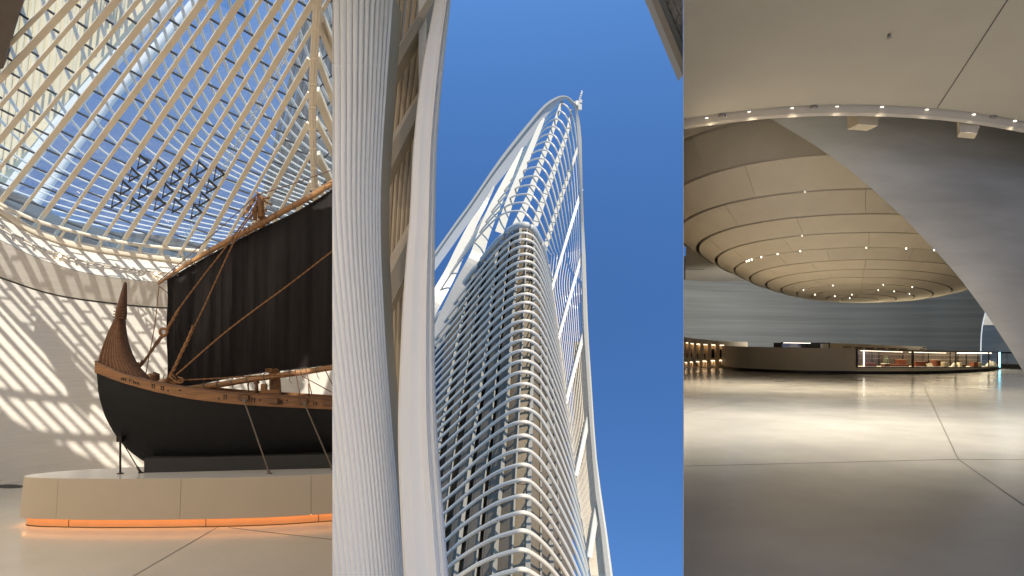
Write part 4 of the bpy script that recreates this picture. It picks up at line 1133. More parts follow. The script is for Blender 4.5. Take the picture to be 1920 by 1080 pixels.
M['case_light'] = mat('case_light', (1, .95, .85), .4, emit=(1, .90, .76), estr=1.7)
M['case_ceiling'] = mat('luminous_case_ceiling', (1, .9, .7), .5, emit=(1, .86, .60), estr=2.8)
M['cyan_light'] = mat('cyan_screen_edge', (.3, .8, 1), .4, emit=(.25, .75, 1.0), estr=3.0)
M['frame_black'] = mat('black_frame', (0.010, 0.008, 0.008), .35)
M['case_glass'] = glass_mat('case_glass', (.95, .96, .96), .05)
M['niche_light'] = mat('niche_light', (1, .9, .7), .5, emit=(1, .80, .55), estr=5)
M['reveal_glow'] = mat('arch_reveal_glow', (.8, .8, .78), .5, emit=(.85, .93, 1.0), estr=.45)  # glow put in for light falling on the arch reveal
M['leather'] = mat('red_brown_box', (0.16, 0.045, 0.022), .5, var=.25, vscale=8)
M['card'] = mat('cream_card', (0.70, 0.62, 0.46), .7)
M['white_shell'] = mat('white_shell', (0.72, 0.70, 0.66), .5)
M['green_jar'] = mat('dull_green_jar', (0.08, 0.09, 0.06), .5, var=.2, vscale=10)
M['case_dark'] = mat('case_backdrop', (0.05, 0.035, 0.03), .6, var=.3, vscale=5)
M['drain'] = mat('drain_slot', (0.02, 0.02, 0.02), .6)
M['fixture_grey'] = mat('fixture_grey', (0.20, 0.19, 0.17), .6)

XL = (1281.0 - CX) / F                                # the hall's left wall lies on this line of sight from the court
def lw(Y, z, t=0.0): return Vector((XL * Y + t, Y, z))
CLIPR = ((0, 0, 0), (F, -(1281.8 - CX), 0))
# floor
mb = MB(); mb.prism([lw(3.6, ZR), Vector((30, 3.6, ZR)), Vector((60, 58, ZR)), lw(58, ZR)], (0, 0, -.3)); struct(mb.build('gallery_floor', M['gallery_floor']))
M['joint2'] = mat('terrazzo_joint', (0.10, 0.098, 0.09), .6)
for a, b, w in [((1281.5, 874), (1797, 861), .012), ((1797, 861), (1925, 861.5), .012), ((1797, 861), (1741, 744), .015), ((1741, 744), (1733, 727), .02), ((1797, 861), (1925, 951), .012),
                ((1281.5, 775), (1440, 742), .015), ((1430, 744), (1745, 743.5), .02), ((1281.5, 742), (1370, 742), .02)]:
    floor_joint(a, b, ZR, w, M['joint2'])
mb = MB(); c = onz(1464.5, 715.3, ZR + .004); mb.prism([c + Vector((.26 * math.cos(t), .12 * math.sin(t), 0)) for t in [.52 * k for k in range(12)]], (0, 0, .003)); struct(mb.build('floor_drain', M['drain']))
# left wall, tapering to a thin edge beside the court
mb = MB(); mb.prism([lw(3.6, ZR, .001), lw(3.6, ZR, .003), lw(20, ZR, .02), lw(56, ZR, .06), lw(56, ZR, .001)], (0, 0, 9.6)); struct(mb.build('wall_left', M['ledge']))
# near ceiling with its curved edge
ZC = 4.4
EDGEC = [(1281.2, 224), (1325, 216.5), (1404, 206), (1484, 199.5), (1568, 196.5), (1652, 197.5), (1736, 202), (1824, 211), (1925, 229), (2000, 248), (2200, 310)]
edge = spline([onz(a, b, ZC) for a, b in EDGEC], 8)
n0 = len(edge)
fpts = [lw(lerp(3.6, edge[0].y, k / 5), ZC, .004) for k in range(5)]
poly = fpts + edge + [Vector((30, 9, ZC)), Vector((30, 3.6, ZC))]
mb = MB(); mb.prism(poly, (0, 0, .4)); struct(mb.build('ceiling_near', M['ceil_plaster']))
def band_pts(T, z): return spline([onz(a, b, z) for a, b in T], 8)
def under(zdrop, yshift): return [p + Vector((0, yshift, -zdrop)) for p in edge]
b1, b2, b3 = under(.03, .04), under(.125, .06), under(.172, .10)
mb = MB(); mb.loft([under(-.2, 0.02), b1, b2, b3], smooth=False); mb.loft([b3, under(.15, .16), under(-.5, .18)], smooth=False)
struct(mb.build('ceiling_ledge', M['ledge'], clip=CLIPR, fill=False))
mb = MB(); A = [onz(1893, -6, ZC - .003), onz(1757, 203, ZC - .003)]; d = (A[1] - A[0]).normalized(); nn = Vector((-d.y, d.x, 0)) * .008
mb.prism([A[0] - nn, A[1] - nn, A[1] + nn, A[0] + nn], (0, 0, -.002)); struct(mb.build('ceiling_joint', M['drain']))
c = onz(1667, 64, ZC); mb = MB(); mb.tube([c, c - Vector((0, 0, .05))], .022, 8); mb.tube([c - Vector((0, 0, .05)), c - Vector((0, 0, .058))], .038, 8)
tag(mb.build('sprinkler', M['fixture_grey']), 'small dark sprinkler head alone on the plain near ceiling', 'sprinkler')
LAMPS = [(1325, 221), (1404, 209.5), (1484, 202.5), (1568, 199.5), (1652, 200), (1736, 205), (1824, 214), (1901, 226)]
WHERE = ['first downlight in the curved ledge, nearest the small dome camera', 'second downlight along the curved ledge from the dome camera', 'third downlight along the curved ledge, left of a round grey speaker',
         'fourth downlight along the curved ledge, at its crest right of a grey speaker', 'fifth downlight along the ledge, above the left hanging box beam', 'sixth downlight along the ledge, beside the ceiling joint',
         'seventh downlight along the ledge, above the right hanging box beam', 'last downlight at the right end of the curved ledge']
for (px, py), lab in zip(LAMPS, WHERE):
    i = min(range(n0), key=lambda k: abs(edge[k].x / edge[k].y * F + CX - px)); Yl = edge[i].y + .07
    c = P(px, py, Yl)
    dl = root('downlight', c, lab, 'downlight', 'downlights in the curved ceiling ledge')
    mb = MB(); mb.tube([c + Vector((0, 0, .05)), c + Vector((0, 0, -.012))], .052, 14); mb.build('housing', M['ledge'], dl)
    mb = MB(); mb.tube([c + Vector((0, -.015, -.012)), c + Vector((0, -.015, -.020))], .038, 14); mb.build('lens', M['lamp_white'], dl)
    ld = bpy.data.lights.new('downlight_lamp', 'SPOT'); ld.energy = RIGHT_W; ld.color = (1, .9, .74); ld.spot_size = math.radians(112); ld.spot_blend = 1.0; ld.shadow_soft_size = .06
    lo = bpy.data.objects.new('downlight_lamp', ld); COL.objects.link(lo); lo.location = c + Vector((0, -.20, -.06))
    lo.rotation_euler = Vector((0, .10, -1)).to_track_quat('-Z', 'Y').to_euler()
for px, py, lab in [(1354, 217.5, 'round grey speaker in the ledge between the first two downlights'), (1526, 200.5, 'round grey speaker in the ledge left of the crest'), (1861, 219.5, 'round grey speaker in the ledge near its right end')]:
    i = min(range(n0), key=lambda k: abs(edge[k].x / edge[k].y * F + CX - px)); c = P(px, py + 1, edge[i].y + .03)
    mb = MB(); mb.tube([c + Vector((0, 0, .03)), c + Vector((0, 0, -.01))], .07, 16); tag(mb.build('ceiling_speaker', M['fixture_grey']), lab, 'speaker', 'speakers in the ceiling ledge')
for px, py, lab in [(1379, 216.5, 'thin grey pin sensor on the ledge near the left'), (1639.5, 206, 'thin grey pin sensor on the ledge near its crest')]:
    i = min(range(n0), key=lambda k: abs(edge[k].x / edge[k].y * F + CX - px)); Y = edge[i].y + .08
    mb = MB(); mb.tube([P(px, py - 5, Y), P(px, py + 5, Y)], .009, 6); tag(mb.build('pin_sensor', M['fixture_grey']), lab, 'sensor')
i = 2; c = P(1287.5, 231, edge[0].y + .10)
cam_o = root('dome_camera', c, 'small dark dome camera at the left end of the ceiling ledge', 'camera')
mb = MB(); mb.tube([c + Vector((0, 0, .05)), c + Vector((0, 0, .02))], .04, 12); mb.build('mount', M['ledge'], cam_o)
mb = MB(); mb.loft([[c + Vector((.03 * math.cos(a) * math.cos(b), .03 * math.sin(a) * math.cos(b), .02 - .035 * math.sin(b))) for a in [.52 * k for k in range(12)]] for b in (0, .4, .8, 1.2, 1.5)], closed=True, cap=True); mb.build('bubble', M['frame_black'], cam_o)
# two boxed beams under the ledge
for x1, x2, yb, x3, x4, lab in [(1608, 1648.5, 235.5, 1609, 1646.5, 'beige box beam hanging under the ledge above the concrete shell, left one'), (1799, 1849, 251, 1799.5, 1832, 'beige box beam hanging under the ledge above the concrete shell, right one')]:
    Y = 12.6; yt = 205; mb = MB()
    A = [P(x1, yt, Y), P(x2, yt, Y), P(x4, yb, Y), P(x3, yb - 3, Y)]
    mb.prism(A, (.05 if x1 < 1700 else .3, .5, .06)); tag(mb.build('box_beam', M['ledge']), lab, 'beam', 'box beams under the ledge')

# ---- hanging dome of ring panels
YD = 30.0
RINGS = [ # centre px, half width px, top y, centre y
 (1612, 33, 557.5, 563), (1615, 65, 551.5, 562), (1618, 95, 543, 559), (1621.5, 125, 532.5, 556), (1625, 155, 520, 550.5), (1628, 184, 505, 543), (1631, 214, 487, 534),
 (1635, 244, 464, 521), (1637, 275, 436, 508), (1640, 307, 401, 492), (1643, 340, 354, 470), (1645, 364, 286, 441), (1650, 400, 205, 398), (1655, 440, 90, 340)]
def ring_pt(idx, ang, shrink=0.0, dz=0.0):
    i = max(0, min(len(RINGS) - 1.0001, idx)); a = int(i); t = i - a
    r = [lerp(p, q, t) for p, q in zip(RINGS[a], RINGS[a + 1])]
    z = (HY - r[3]) / F * YD
    near = YD - z * F / (HY - r[2])
    rx = r[1] / F * YD; cx = (r[0] - CX) / F * YD
    ry = near if math.sin(ang) < 0 else near * .72
    k = 1 - shrink / max(rx, .3)
    return Vector((cx + rx * k * math.cos(ang) + cx / YD * ry * k * math.sin(ang), YD + ry * k * math.sin(ang), z + dz))
dome = root('hanging_dome', Vector(((1625 - CX) / F * YD, YD, 1.9)), 'vast tan dome bulging down from the ceiling in concentric ring panels with dark slots', 'ceiling dome')
# dark void behind the slots
mb = MB(); rows = []
for i in range(12):
    rows.append([ring_pt(i if i < 13 else 12.999, a, 0, .22 if i < 9 else .5) for a in [2 * math.pi * k / 180 for k in range(180)]])
mb.loft(rows, smooth=True, closed=True); mb.build('void', M['dome_void'], dome, clip=CLIPR, fill=False)
mb = MB(); rows = [[ring_pt(0, a, .3 * 0, .0) for a in [2 * math.pi * k / 40 for k in range(40)]], [ring_pt(0, a, .62, -.05) for a in [2 * math.pi * k / 40 for k in range(40)]]]
mb.loft(rows, smooth=True, closed=True, cap=True); mb.build('ceiling_panel', M['dome_panel'], dome)
JO = {0: [262], 1: [255, 285], 2: [228, 268, 310], 3: [240, 268, 296], 4: [215, 252, 268, 310], 5: [225, 248, 268.5, 290, 318], 6: [212, 238, 256, 283, 305], 7: [205, 222, 245, 269, 292, 315],
      8: [200, 218, 252, 288], 9: [196, 212, 236, 268, 300], 10: [198, 210, 245.5, 280], 11: [192, 205, 236, 270], 12: [190, 212, 240, 275]}
for i in range(13):
    js = [math.radians(a) for a in JO[i]]
    far = [math.radians(a) for a in (20, 60, 105, 150)]
    js = sorted(far + js)
    for a0, a1 in zip(js, js[1:] + [js[0] + 2 * math.pi]):
        n = max(3, int((a1 - a0) / .035)); g = .008 / (1 + i * 1.5)
        sh = .045 if i < 8 else .065
        A = [ring_pt(i, lerp(a0 + g, a1 - g, k / n), -sh) for k in range(n + 1)]
        B = [ring_pt(i + 1 if i < 12 else 12.999, lerp(a0 + g, a1 - g, k / n), sh) for k in range(n + 1)]
        Mx = [p.lerp(q, .5) for p, q in zip(A, B)]
        up_ = Vector((0, 0, .10)); mb = MB()
        mb.loft([[p + up_ for p in A], A], smooth=False); mb.loft([A, Mx, B], smooth=True); mb.loft([B, [p + up_ for p in B]], smooth=False)
        mb.loft([[A[0] + up_, A[0]], [Mx[0] + up_, Mx[0]], [B[0] + up_, B[0]]], smooth=False); mb.loft([[A[-1] + up_, A[-1]], [Mx[-1] + up_, Mx[-1]], [B[-1] + up_, B[-1]]], smooth=False)
        mb.build('ceiling_panel', M['dome_panel'], dome, clip=CLIPR, fill=False)
def on_ring(i, px):
    """angle on the near half of ring i that shows at photo column px"""
    best = min(range(181, 360), key=lambda d: abs((lambda p: p.x / p.y * F + CX)(ring_pt(i, math.radians(d))) - px))
    return math.radians(best)
LMP = {7: [1398, 1403, 1409, 1428, 1456, 1498, 1620, 1696, 1750], 3: [1506, 1561, 1654, 1708], 2: [1527, 1646, 1675, 1704], 1: [1564, 1596], 0: [1592], 8: [1502], 10: [1508]}
for i, l in LMP.items():
    for px in l:
        a = on_ring(i, px); p = ring_pt(i, a, 0, .0) - Vector((0, .05, .03)); r = (.017 if i == 7 else .010) * p.y / 20
        mb = MB(); mb.tube([p + Vector((0, 0, .05)), p, p - Vector((0, .02, .01))], [r, r, r * .4], 8); mb.build('lamp', M['lamp_small'], dome)
        if i == 7:
            ld = bpy.data.lights.new('dome_lamp', 'SPOT'); ld.energy = DOME_W; ld.color = (1, .84, .6); ld.spot_size = 2.2; ld.spot_blend = .9; ld.shadow_soft_size = .05
            lo = bpy.data.objects.new('dome_lamp', ld); COL.objects.link(lo); lo.location = p - Vector((0, 0, .06))
        elif px in (1527, 1646, 1704, 1561, 1596):
            # unseen lamps added behind the dome to brighten the far wall
            ld = bpy.data.lights.new('wall_fill', 'SPOT'); ld.energy = WALL_W; ld.color = (1.0, .98, .95); ld.spot_size = 2.3; ld.spot_blend = .8; ld.shadow_soft_size = .08
            lo = bpy.data.objects.new('wall_fill', ld); COL.objects.link(lo); lo.location = Vector(((px - CX) / F * 37, 37.0, 2.2))
            lo.rotation_euler = Vector(((px - 1560) / 300, 1.0, .08)).to_track_quat('-Z', 'Y').to_euler()
# outer ceiling slab beyond the left rim
zs = 4.72
mb = MB(); mb.prism([lw(31, zs, .15), Vector((9.2, 31.5, zs)), Vector((13.0, 40, zs)), Vector((18.5, 50, zs)), lw(51, zs, .15)], (0, 0, .3)); struct(mb.build('ceiling_outer', M['dome_panel']))
mb = MB(); a, b = onz(1281.5, 504, zs - .004), onz(1322, 505, zs - .004); mb.prism([a, b, b + Vector((0, .25, 0)), a + Vector((0, .25, 0))], (0, 0, -.003)); struct(mb.build('ceiling_joint', M['drain']))
# far wall with the arched opening on its right
FW = [(1278, 49.0), (1350, 51.0), (1450, 53), (1600, 54.5), (1750, 54.5), (1838.5, 53.5)]
mb = MB(); rows = []
arch = [(676, 1838), (655, 1838), (640, 1838.3), (625, 1839.2), (610, 1841), (597, 1843.5), (583, 1847.5), (570, 1853), (556, 1861), (545, 1869), (500, 1885), (480, 1890)]
for (y, xr) in arch:
    row = []
    for k in range(41):
        px = lerp(1282.6, xr, k / 40); row.append(P(px, y, interp(FW, px)))
    rows.append(row)
mb.loft(rows, smooth=True); struct(mb.build('wall_far', M['concrete_bm']))
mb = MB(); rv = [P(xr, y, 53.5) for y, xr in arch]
mb.band(rv, [p + Vector((.10, 0, 0)) for p in rv], (0, 1.0, 0)); struct(mb.build('reveal_glow', M['reveal_glow']))
mb = MB(); mb.prism([P(1700, 400, 54.9), P(2300, 400, 54.9), P(2300, 400, 60), P(1700, 400, 60)], (0, 0, .3)); struct(mb.build('ceiling_recess', M['ledge']))
mb = MB(); mb.prism([P(1800, 680, 58.0), P(2300, 680, 58.0), P(2300, 420, 58.0), P(1800, 420, 58.0)], (0, .3, 0)); struct(mb.build('wall_recess', M['concrete']))
mb = MB(); mb.prism([(3.6, 3.35, ZC + .45), (34, 3.35, ZC + .45), (34, -9, ZC + .45), (3.6, -9, ZC + .45)], (0, 0, .3)); struct(mb.build('floor_shade', M['ledge']))  # unseen slab added to shade the front of the gallery floor
# closing walls and upper ceiling out of the picture; a slot of daylight along the far wall
mb = MB(); mb.prism([lw(3.4, ZC + .41), Vector((30, 3.4, ZC + .41)), Vector((30, 3.7, ZC + .41)), lw(3.7, ZC + .41)], (0, 0, 3.1)); struct(mb.build('wall_front', M['ledge']))
mb = MB(); mb.prism([lw(3.7, 7.75), Vector((30, 3.7, 7.75)), Vector((60, 52.6, 7.75)), lw(52.6, 7.75)], (0, 0, .2)); struct(mb.build('ceiling_upper', M['ceil_plaster']))
mb = MB(); mb.prism([Vector((29.6, 3.6, ZR)), Vector((30, 3.6, ZR)), Vector((60.4, 58, ZR)), Vector((60, 58, ZR))], (0, 0, 9.3)); struct(mb.build('wall_right', M['concrete']))
# ---- concrete shell leaning across the right side
FE = [(1400, 196), (1455, 228), (1505, 258), (1552, 289), (1595, 321), (1635, 354), (1692, 406), (1732, 447), (1763, 480), (1787, 507), (1812, 538), (1845, 583), (1880, 634), (1905, 674), (1922, 703), (1950, 757)]
fe = spline([(a, b, lerp(15.5, 16.4, i / 15)) for i, (a, b) in enumerate(FE)], 5)
mb = MB(); rows = []
for q in fe:
    row = []
    for k in range(17):
        v = k / 16; d = v ** 1.15
        # the shell swings away from its rim to the upper right, swelling towards the court
        px = q[0] + 640 * d; py = q[1] - 215 * d + 60 * d * d
        Y = q[2] - 1.15 * math.sin(min(1.0, v * 3.2) * math.pi / 2) * .32 + 3.6 * v ** 1.6
        row.append(P(px, py, Y))
    rows.append(row)
mb.loft(rows, smooth=True)
rim = [P(*q) for q in fe]; mb.loft([rim, [p + Vector((.45, .55, .05)) for p in rim]], smooth=False)
sh = mb.build('concrete_shell', M['concrete']); tag(sh, 'huge leaning grey concrete shell cutting diagonally across the dome on the right', 'concrete shell')

# ---- round desk with its showcase
DF = [(1357, 39.2), (1361, 37.3), (1385, 35.0), (1440, 33.1), (1490, 32.0), (1540, 31.4), (1620, 30.97), (1700, 30.97), (1760, 31.5), (1820, 32.9), (1850, 34.2), (1868, 35.6), (1873.5, 36.8)]
dfr = spline([Vector(((a - CX) / F * y, y, 0)) for a, y in DF], 6)
dpx = lambda p: p.x / p.y * F + CX
TOPD = [(1357, 648.5), (1440, 651), (1540, 653), (1620, 654.7), (1700, 657.3), (1780, 659.3), (1873, 660)]
desk = root('round_desk', Vector((18, 32, ZR)), 'long low curved beige desk with black recessed base and built-in glass showcase', 'desk')
def dz(p, y): return Vector((p.x, p.y, (HY - y) / F * p.y))
topl = [dz(p, interp(TOPD, dpx(p))) for p in dfr]
facl = [Vector((p.x, p.y, ZR + .155)) for p in dfr]
inn = lambda L, d: [Vector((p.x + (.3 if i < 10 else -.3 if i > len(L) - 8 else 0) * d, p.y + d, p.z)) for i, p in enumerate(L)]
X0, X1 = 1613, 1871.5
solid = [i for i, p in enumerate(dfr) if dpx(p) <= X0 + .5]
i0 = solid[-1]
def face(a, b, lo, hi, name, m, dep=.4):
    A, B = [hi[k].copy() for k in range(a, b + 1)], [lo[k].copy() for k in range(a, b + 1)]
    A[-1] = A[-2].lerp(A[-1], .985); B[-1] = B[-2].lerp(B[-1], .985)
    mb = MB(); mb.band(A, B, (0, dep, 0), smooth=True); return mb.build(name, m, desk)
cuts = [0] + [min(range(len(dfr)), key=lambda k: abs(dpx(dfr[k]) - x)) for x in (1400, 1453, 1524)] + [i0]
for a, b in zip(cuts, cuts[1:]): face(a, b, facl, topl, 'desk_panel', M['desk'])
low = [dz(p, 688.6) for p in dfr]
cuts = [i0] + [min(range(len(dfr)), key=lambda k: abs(dpx(dfr[k]) - x)) for x in (1707, 1794)] + [len(dfr) - 1]
for a, b in zip(cuts, cuts[1:]): face(a, b, facl, low, 'desk_panel', M['desk'])
mb = MB(); mb.band([p + Vector((0, .06, 0)) for p in facl], [Vector((p.x, p.y + .06, ZR)) for p in dfr], (0, .3, 0), smooth=True); mb.build('desk_base', M['black'], desk)
mb = MB(); mb.loft([topl[:i0 + 1], inn(topl, 2.5)[:i0 + 1]], smooth=False); mb.build('desk_top', M['desk'], desk)
# showcase: lit bed, back, frame, glass, light strips
sc_i = list(range(i0, len(dfr)))
bed = [low[i] + Vector((0, .02, 0)) for i in sc_i]
mb = MB(); mb.loft([bed, [p + Vector((-.1, 1.3, .02)) for p in bed]], smooth=False); mb.build('case_bed', M['card'], desk)
hi_ = [topl[i] for i in sc_i]
mb = MB(); mb.loft([[p + Vector((-.1, 1.3, 0)) for p in bed], [p + Vector((-.1, 1.3, 0)) for p in hi_]], smooth=False); mb.build('case_back', M['case_dark'], desk)
mb = MB(); mb.loft([[p + Vector((0, .06, 0)) for p in hi_], [p + Vector((-.1, 1.3, 0)) for p in hi_]], smooth=False); mb.build('case_roof', M['case_ceiling'], desk)
mb = MB(); mb.loft([[p + Vector((0, .01, 0)) for p in bed], [p + Vector((0, .01, -.01)) for p in hi_]], smooth=False); mb.build('case_glass', M['case_glass'], desk)
for L_, nm in ((hi_, 'case_frame'), (bed, 'case_frame')):
    mb = MB(); mb.tube([p + Vector((0, -.01, 0)) for p in L_], .035, 6); mb.build(nm, M['frame_black'], desk)
for x, w in ((1613, .045), (1707, .05), (1794, .03), (1852.5, .03), (1871, .03)):
    k = min(sc_i, key=lambda i: abs(dpx(dfr[i]) - x)); mb = MB(); mb.bar(low[k], topl[k], w * 1.6, w * 1.6, up=(0, 1, 0)); mb.build('case_frame', M['frame_black'], desk)
for a, b in ((1617, 1704), (1711, 1790), (1798, 1868)):
    seg = [topl[i] + Vector((-.03, .25, -.075)) for i in sc_i if a <= dpx(dfr[i]) <= b]
    if len(seg) > 1: mb = MB(); mb.tube(seg, .008 if b < 1800 else .022, 6); mb.build('case_lamp', M['case_light'], desk)
k = min(sc_i, key=lambda i: abs(dpx(dfr[i]) - 1616)); mb = MB(); mb.bar(low[k] + Vector((.06, .12, .03)), topl[k] + Vector((.06, .12, -.05)), .05, .03, up=(0, 1, 0)); mb.build('case_lamp', M['case_light'], desk)
k = sc_i[-1]; mb = MB(); mb.bar(low[k] + Vector((-.02, -.05, 0)), topl[k] + Vector((-.02, -.05, 0)), .07, .05, up=(0, 1, 0)); mb.build('cyan_light', M['cyan_light'], desk)
for x in (1640, 1659, 1680, 1726, 1741, 1760, 1775, 1812, 1826, 1840, 1862):     # shelf uprights in the back of the case
    k = min(sc_i, key=lambda i: abs(dpx(dfr[i]) - x)); p = low[k] + Vector((0, 1.2, 0)); mb = MB(); mb.bar(p, topl[k] + Vector((0, 1.2, 0)), .04, .04, up=(0, 1, 0)); mb.build('shelf_upright', M['frame_black'], desk)
for f in (.45, .72):
    mb = MB(); mb.tube([low[i].lerp(topl[i], f) + Vector((-.05, 1.15, 0)) for i in sc_i], .018, 5); mb.build('shelf_edge', M['case_dark'], desk)
# exhibits
def bed_pt(px, dy=.45):
    k = min(sc_i, key=lambda i: abs(dpx(dfr[i]) - px)); p = low[k] + Vector((0, dy, .015)); return Vector(((px - CX) / F * p.y, p.y, p.z))
S = 31.5 / F
def exhibit(px, w, h, m, name, label, cat, dy=.45, kind='box', top=None, group=None):
    p = bed_pt(px, dy); t = root(name, p, label, cat, group); mb = MB()
    if kind == 'box':
        mb.box(p + Vector((0, 0, h * S / 2)), w * S, .3, h * S); mb.build('body', M[m], t)
        mb = MB(); mb.box(p + Vector((0, 0, h * S + .015)), w * S * 1.05, .32, .03); mb.build('lid', M[top or m], t)
    elif kind == 'round':
        mb.tube([p, p + Vector((0, 0, h * S))], w * S / 2, 16); mb.build('body', M[m], t)
        mb = MB(); mb.tube([p + Vector((0, 0, h * S)), p + Vector((0, 0, h * S + .04))], w * S / 2 * 1.04, 16); mb.build('lid', M[top or m], t)
    elif kind == 'card':
        mb.prism([p + Vector((-w * S / 2, -.1, 0)), p + Vector((w * S / 2, -.1, 0)), p + Vector((w * S / 2, .05, h * S)), p + Vector((-w * S / 2, .05, h * S))], (0, .03, 0)); mb.build('sheet', M[m], t)
        mb = MB(); mb.prism([p + Vector((-w * S / 3, .06, 0)), p + Vector((w * S / 3, .06, 0)), p + Vector((0, .09, h * S * .8))], (0, .02, 0)); mb.build('stand', M[m], t)
    elif kind == 'jar':
        mb.tube([p + Vector((0, 0, h * S * f)) for f in (0, .1, .5, .8, .88, 1)], [w * S * r for r in (.35, .46, .5, .42, .22, .3)], 14); mb.build('body', M[m], t)
        mb = MB(); mb.tube([p + Vector((0, 0, h * S)), p + Vector((0, 0, h * S + .04))], w * S * .3, 12); mb.build('rim', M[top or m], t)
    elif kind == 'shell':
        for k in range(4):
            mb = MB(); q = p + Vector(((k - 1.5) * w * S * .22, .05 * (k % 2), 0)); hh = h * S * (.55 + .15 * ((k * 7) % 4))
            mb.tube([q + Vector((.03 * k, 0, hh * f)) for f in (0, .2, .5, .8, 1)], [w * S * r * .32 for r in (.6, .95, .8, .5, .1)], 10); mb.build('lobe', M[m], t)
    return t
exhibit(1631, 19, 5.5, 'leather', 'display_box', 'low flat red-brown box at the left end of the showcase', 'box', top='leather')
exhibit(1660.5, 10.5, 5, 'leather', 'display_box', 'small red-brown box with a white top left of the tall brown box', 'box', .3, top='white_shell')
exhibit(1684, 34, 3, 'leather', 'display_tray', 'long thin brown tray under the tall brown box', 'tray', .55)
exhibit(1689, 15, 11.5, 'leather', 'display_box', 'tall square red-brown box just left of the black showcase post', 'box', .9, top='wood')
exhibit(1661, 10, 18, 'green_jar', 'green_jar', 'dull green jar standing behind the white-topped box', 'jar', 1.0, 'jar')
exhibit(1725, 22, 8.5, 'leather', 'display_chest', 'wide low brown chest right of the black showcase post', 'chest', .6)
exhibit(1742.5, 11, 6.5, 'card', 'label_card', 'cream card propped before the brown chest', 'card', .25, 'card')
exhibit(1754, 17, 11, 'leather', 'round_box', 'round dark brown box with a pale lid in the showcase', 'box', .7, 'round', 'wood')
exhibit(1771.5, 9, 7.5, 'card', 'cream_block', 'cream block right of the round brown box', 'block', .4, 'box', 'card')
exhibit(1789, 8.5, 8.5, 'white_shell', 'white_figure', 'white lobed figure beside the thin showcase post', 'figure', .4, 'shell')
exhibit(1797.5, 4.5, 7, 'card', 'cream_block', 'narrow cream block right of the thin showcase post', 'block', .4)
exhibit(1804, 7, 3.5, 'leather', 'display_box', 'tiny low brown box right of the narrow cream block', 'box', .4)
exhibit(1826, 9, 8.5, 'leather', 'display_box', 'brown box joined to a cream block near the right end', 'box', .4)
exhibit(1834, 6.5, 7.5, 'card', 'cream_block', 'cream block against the brown box near the right end', 'block', .3)
exhibit(1858, 17, 13, 'white_shell', 'shell_group', 'cluster of white shells at the right end of the showcase', 'shells', .5, 'shell')
# second case on the desk top
vit = root('top_vitrine', P(1510, 652, 34.6), 'small glass vitrine with a light strip on top of the desk', 'vitrine')
Yv = 34.6; z0, z1 = P(0, 653, Yv).z, P(0, 642, Yv).z
xa, xb = P(1465, 0, Yv).x, P(1555, 0, Yv).x
for x in (xa, (xa + xb) / 2 + .05, xb): mb = MB(); mb.bar((x, Yv, z0), (x, Yv, z1), .045, .045, up=(0, 1, 0)); mb.build('post', M['frame_black'], vit)
for z in (z1,): mb = MB(); mb.bar((xa, Yv, z), (xb, Yv, z - .05), .05, .05); mb.build('top_rail', M['frame_black'], vit)
mb = MB(); mb.bar((xa + .1, Yv - .04, z1 - .02), (lerp(xa, xb, .6), Yv - .04, z1 - .045), .03, .03); mb.build('light_strip', M['case_light'], vit)
mb = MB(); mb.prism([(xa, Yv + .02, z0), (xb, Yv + .02, z0), (xb, Yv + .02, z1), (xa, Yv + .02, z1)], (0, .01, 0)); mb.build('pane', M['case_glass'], vit)
mb = MB(); mb.prism([(xa, Yv + 1, z0), (xb, Yv + 1, z0), (xb, Yv + 1, z1 - .02), (xa, Yv + 1, z1 - .02)], (0, .03, 0)); mb.build('back_panel', M['case_dark'], vit)
p = P(1487.5, 652, Yv + .4); mb = MB(); mb.box(p + Vector((0, 0, .16)), .34, .25, .22); mb.box(p + Vector((.02, 0, .03)), .7, .3, .06)
tag(mb.build('lit_book', M['card']), 'cream block on a thin plate inside the desk-top vitrine', 'block')
# low cream wall behind the desk, with dark slots and a small lettered end
back = root('low_cabinet', P(1650, 690, 39), 'low cream cabinet wall with a row of dark slots behind the desk', 'cabinet')
CB_ = [(1552, 643, 38.2), (1600, 644.5, 38.2), (1660, 647.3, 38.3), (1725, 649.6, 38.6), (1737, 649.8, 38.8)]
tp = [P(*q) for q in CB_]; mb = MB(); mb.band(tp, [Vector((p.x, p.y, ZR)) for p in tp], (0, .8, 0)); mb.build('cabinet_body', M['cabinet'], back)
for x, y in ((1588, 650.6), (1609.5, 651.8), (1631, 652.6), (1652, 653.2), (1673.5, 654.0), (1693, 654.6)):
    mb = MB(); c = P(x, y, 38.05); mb.box(c, .34, .3, .05); mb.build('slot', M['frame_black'], back)
for x0, x1, y in ((1730, 1736, 651.6), (1725, 1736, 655)):
    for k in range(6): 
        mb = MB(); mb.box(P(lerp(x0, x1, k / 6) + .5, y, 38.25), .04, .02, .035 + .02 * (k % 2)); mb.build('letter', M['frame_black'], back)
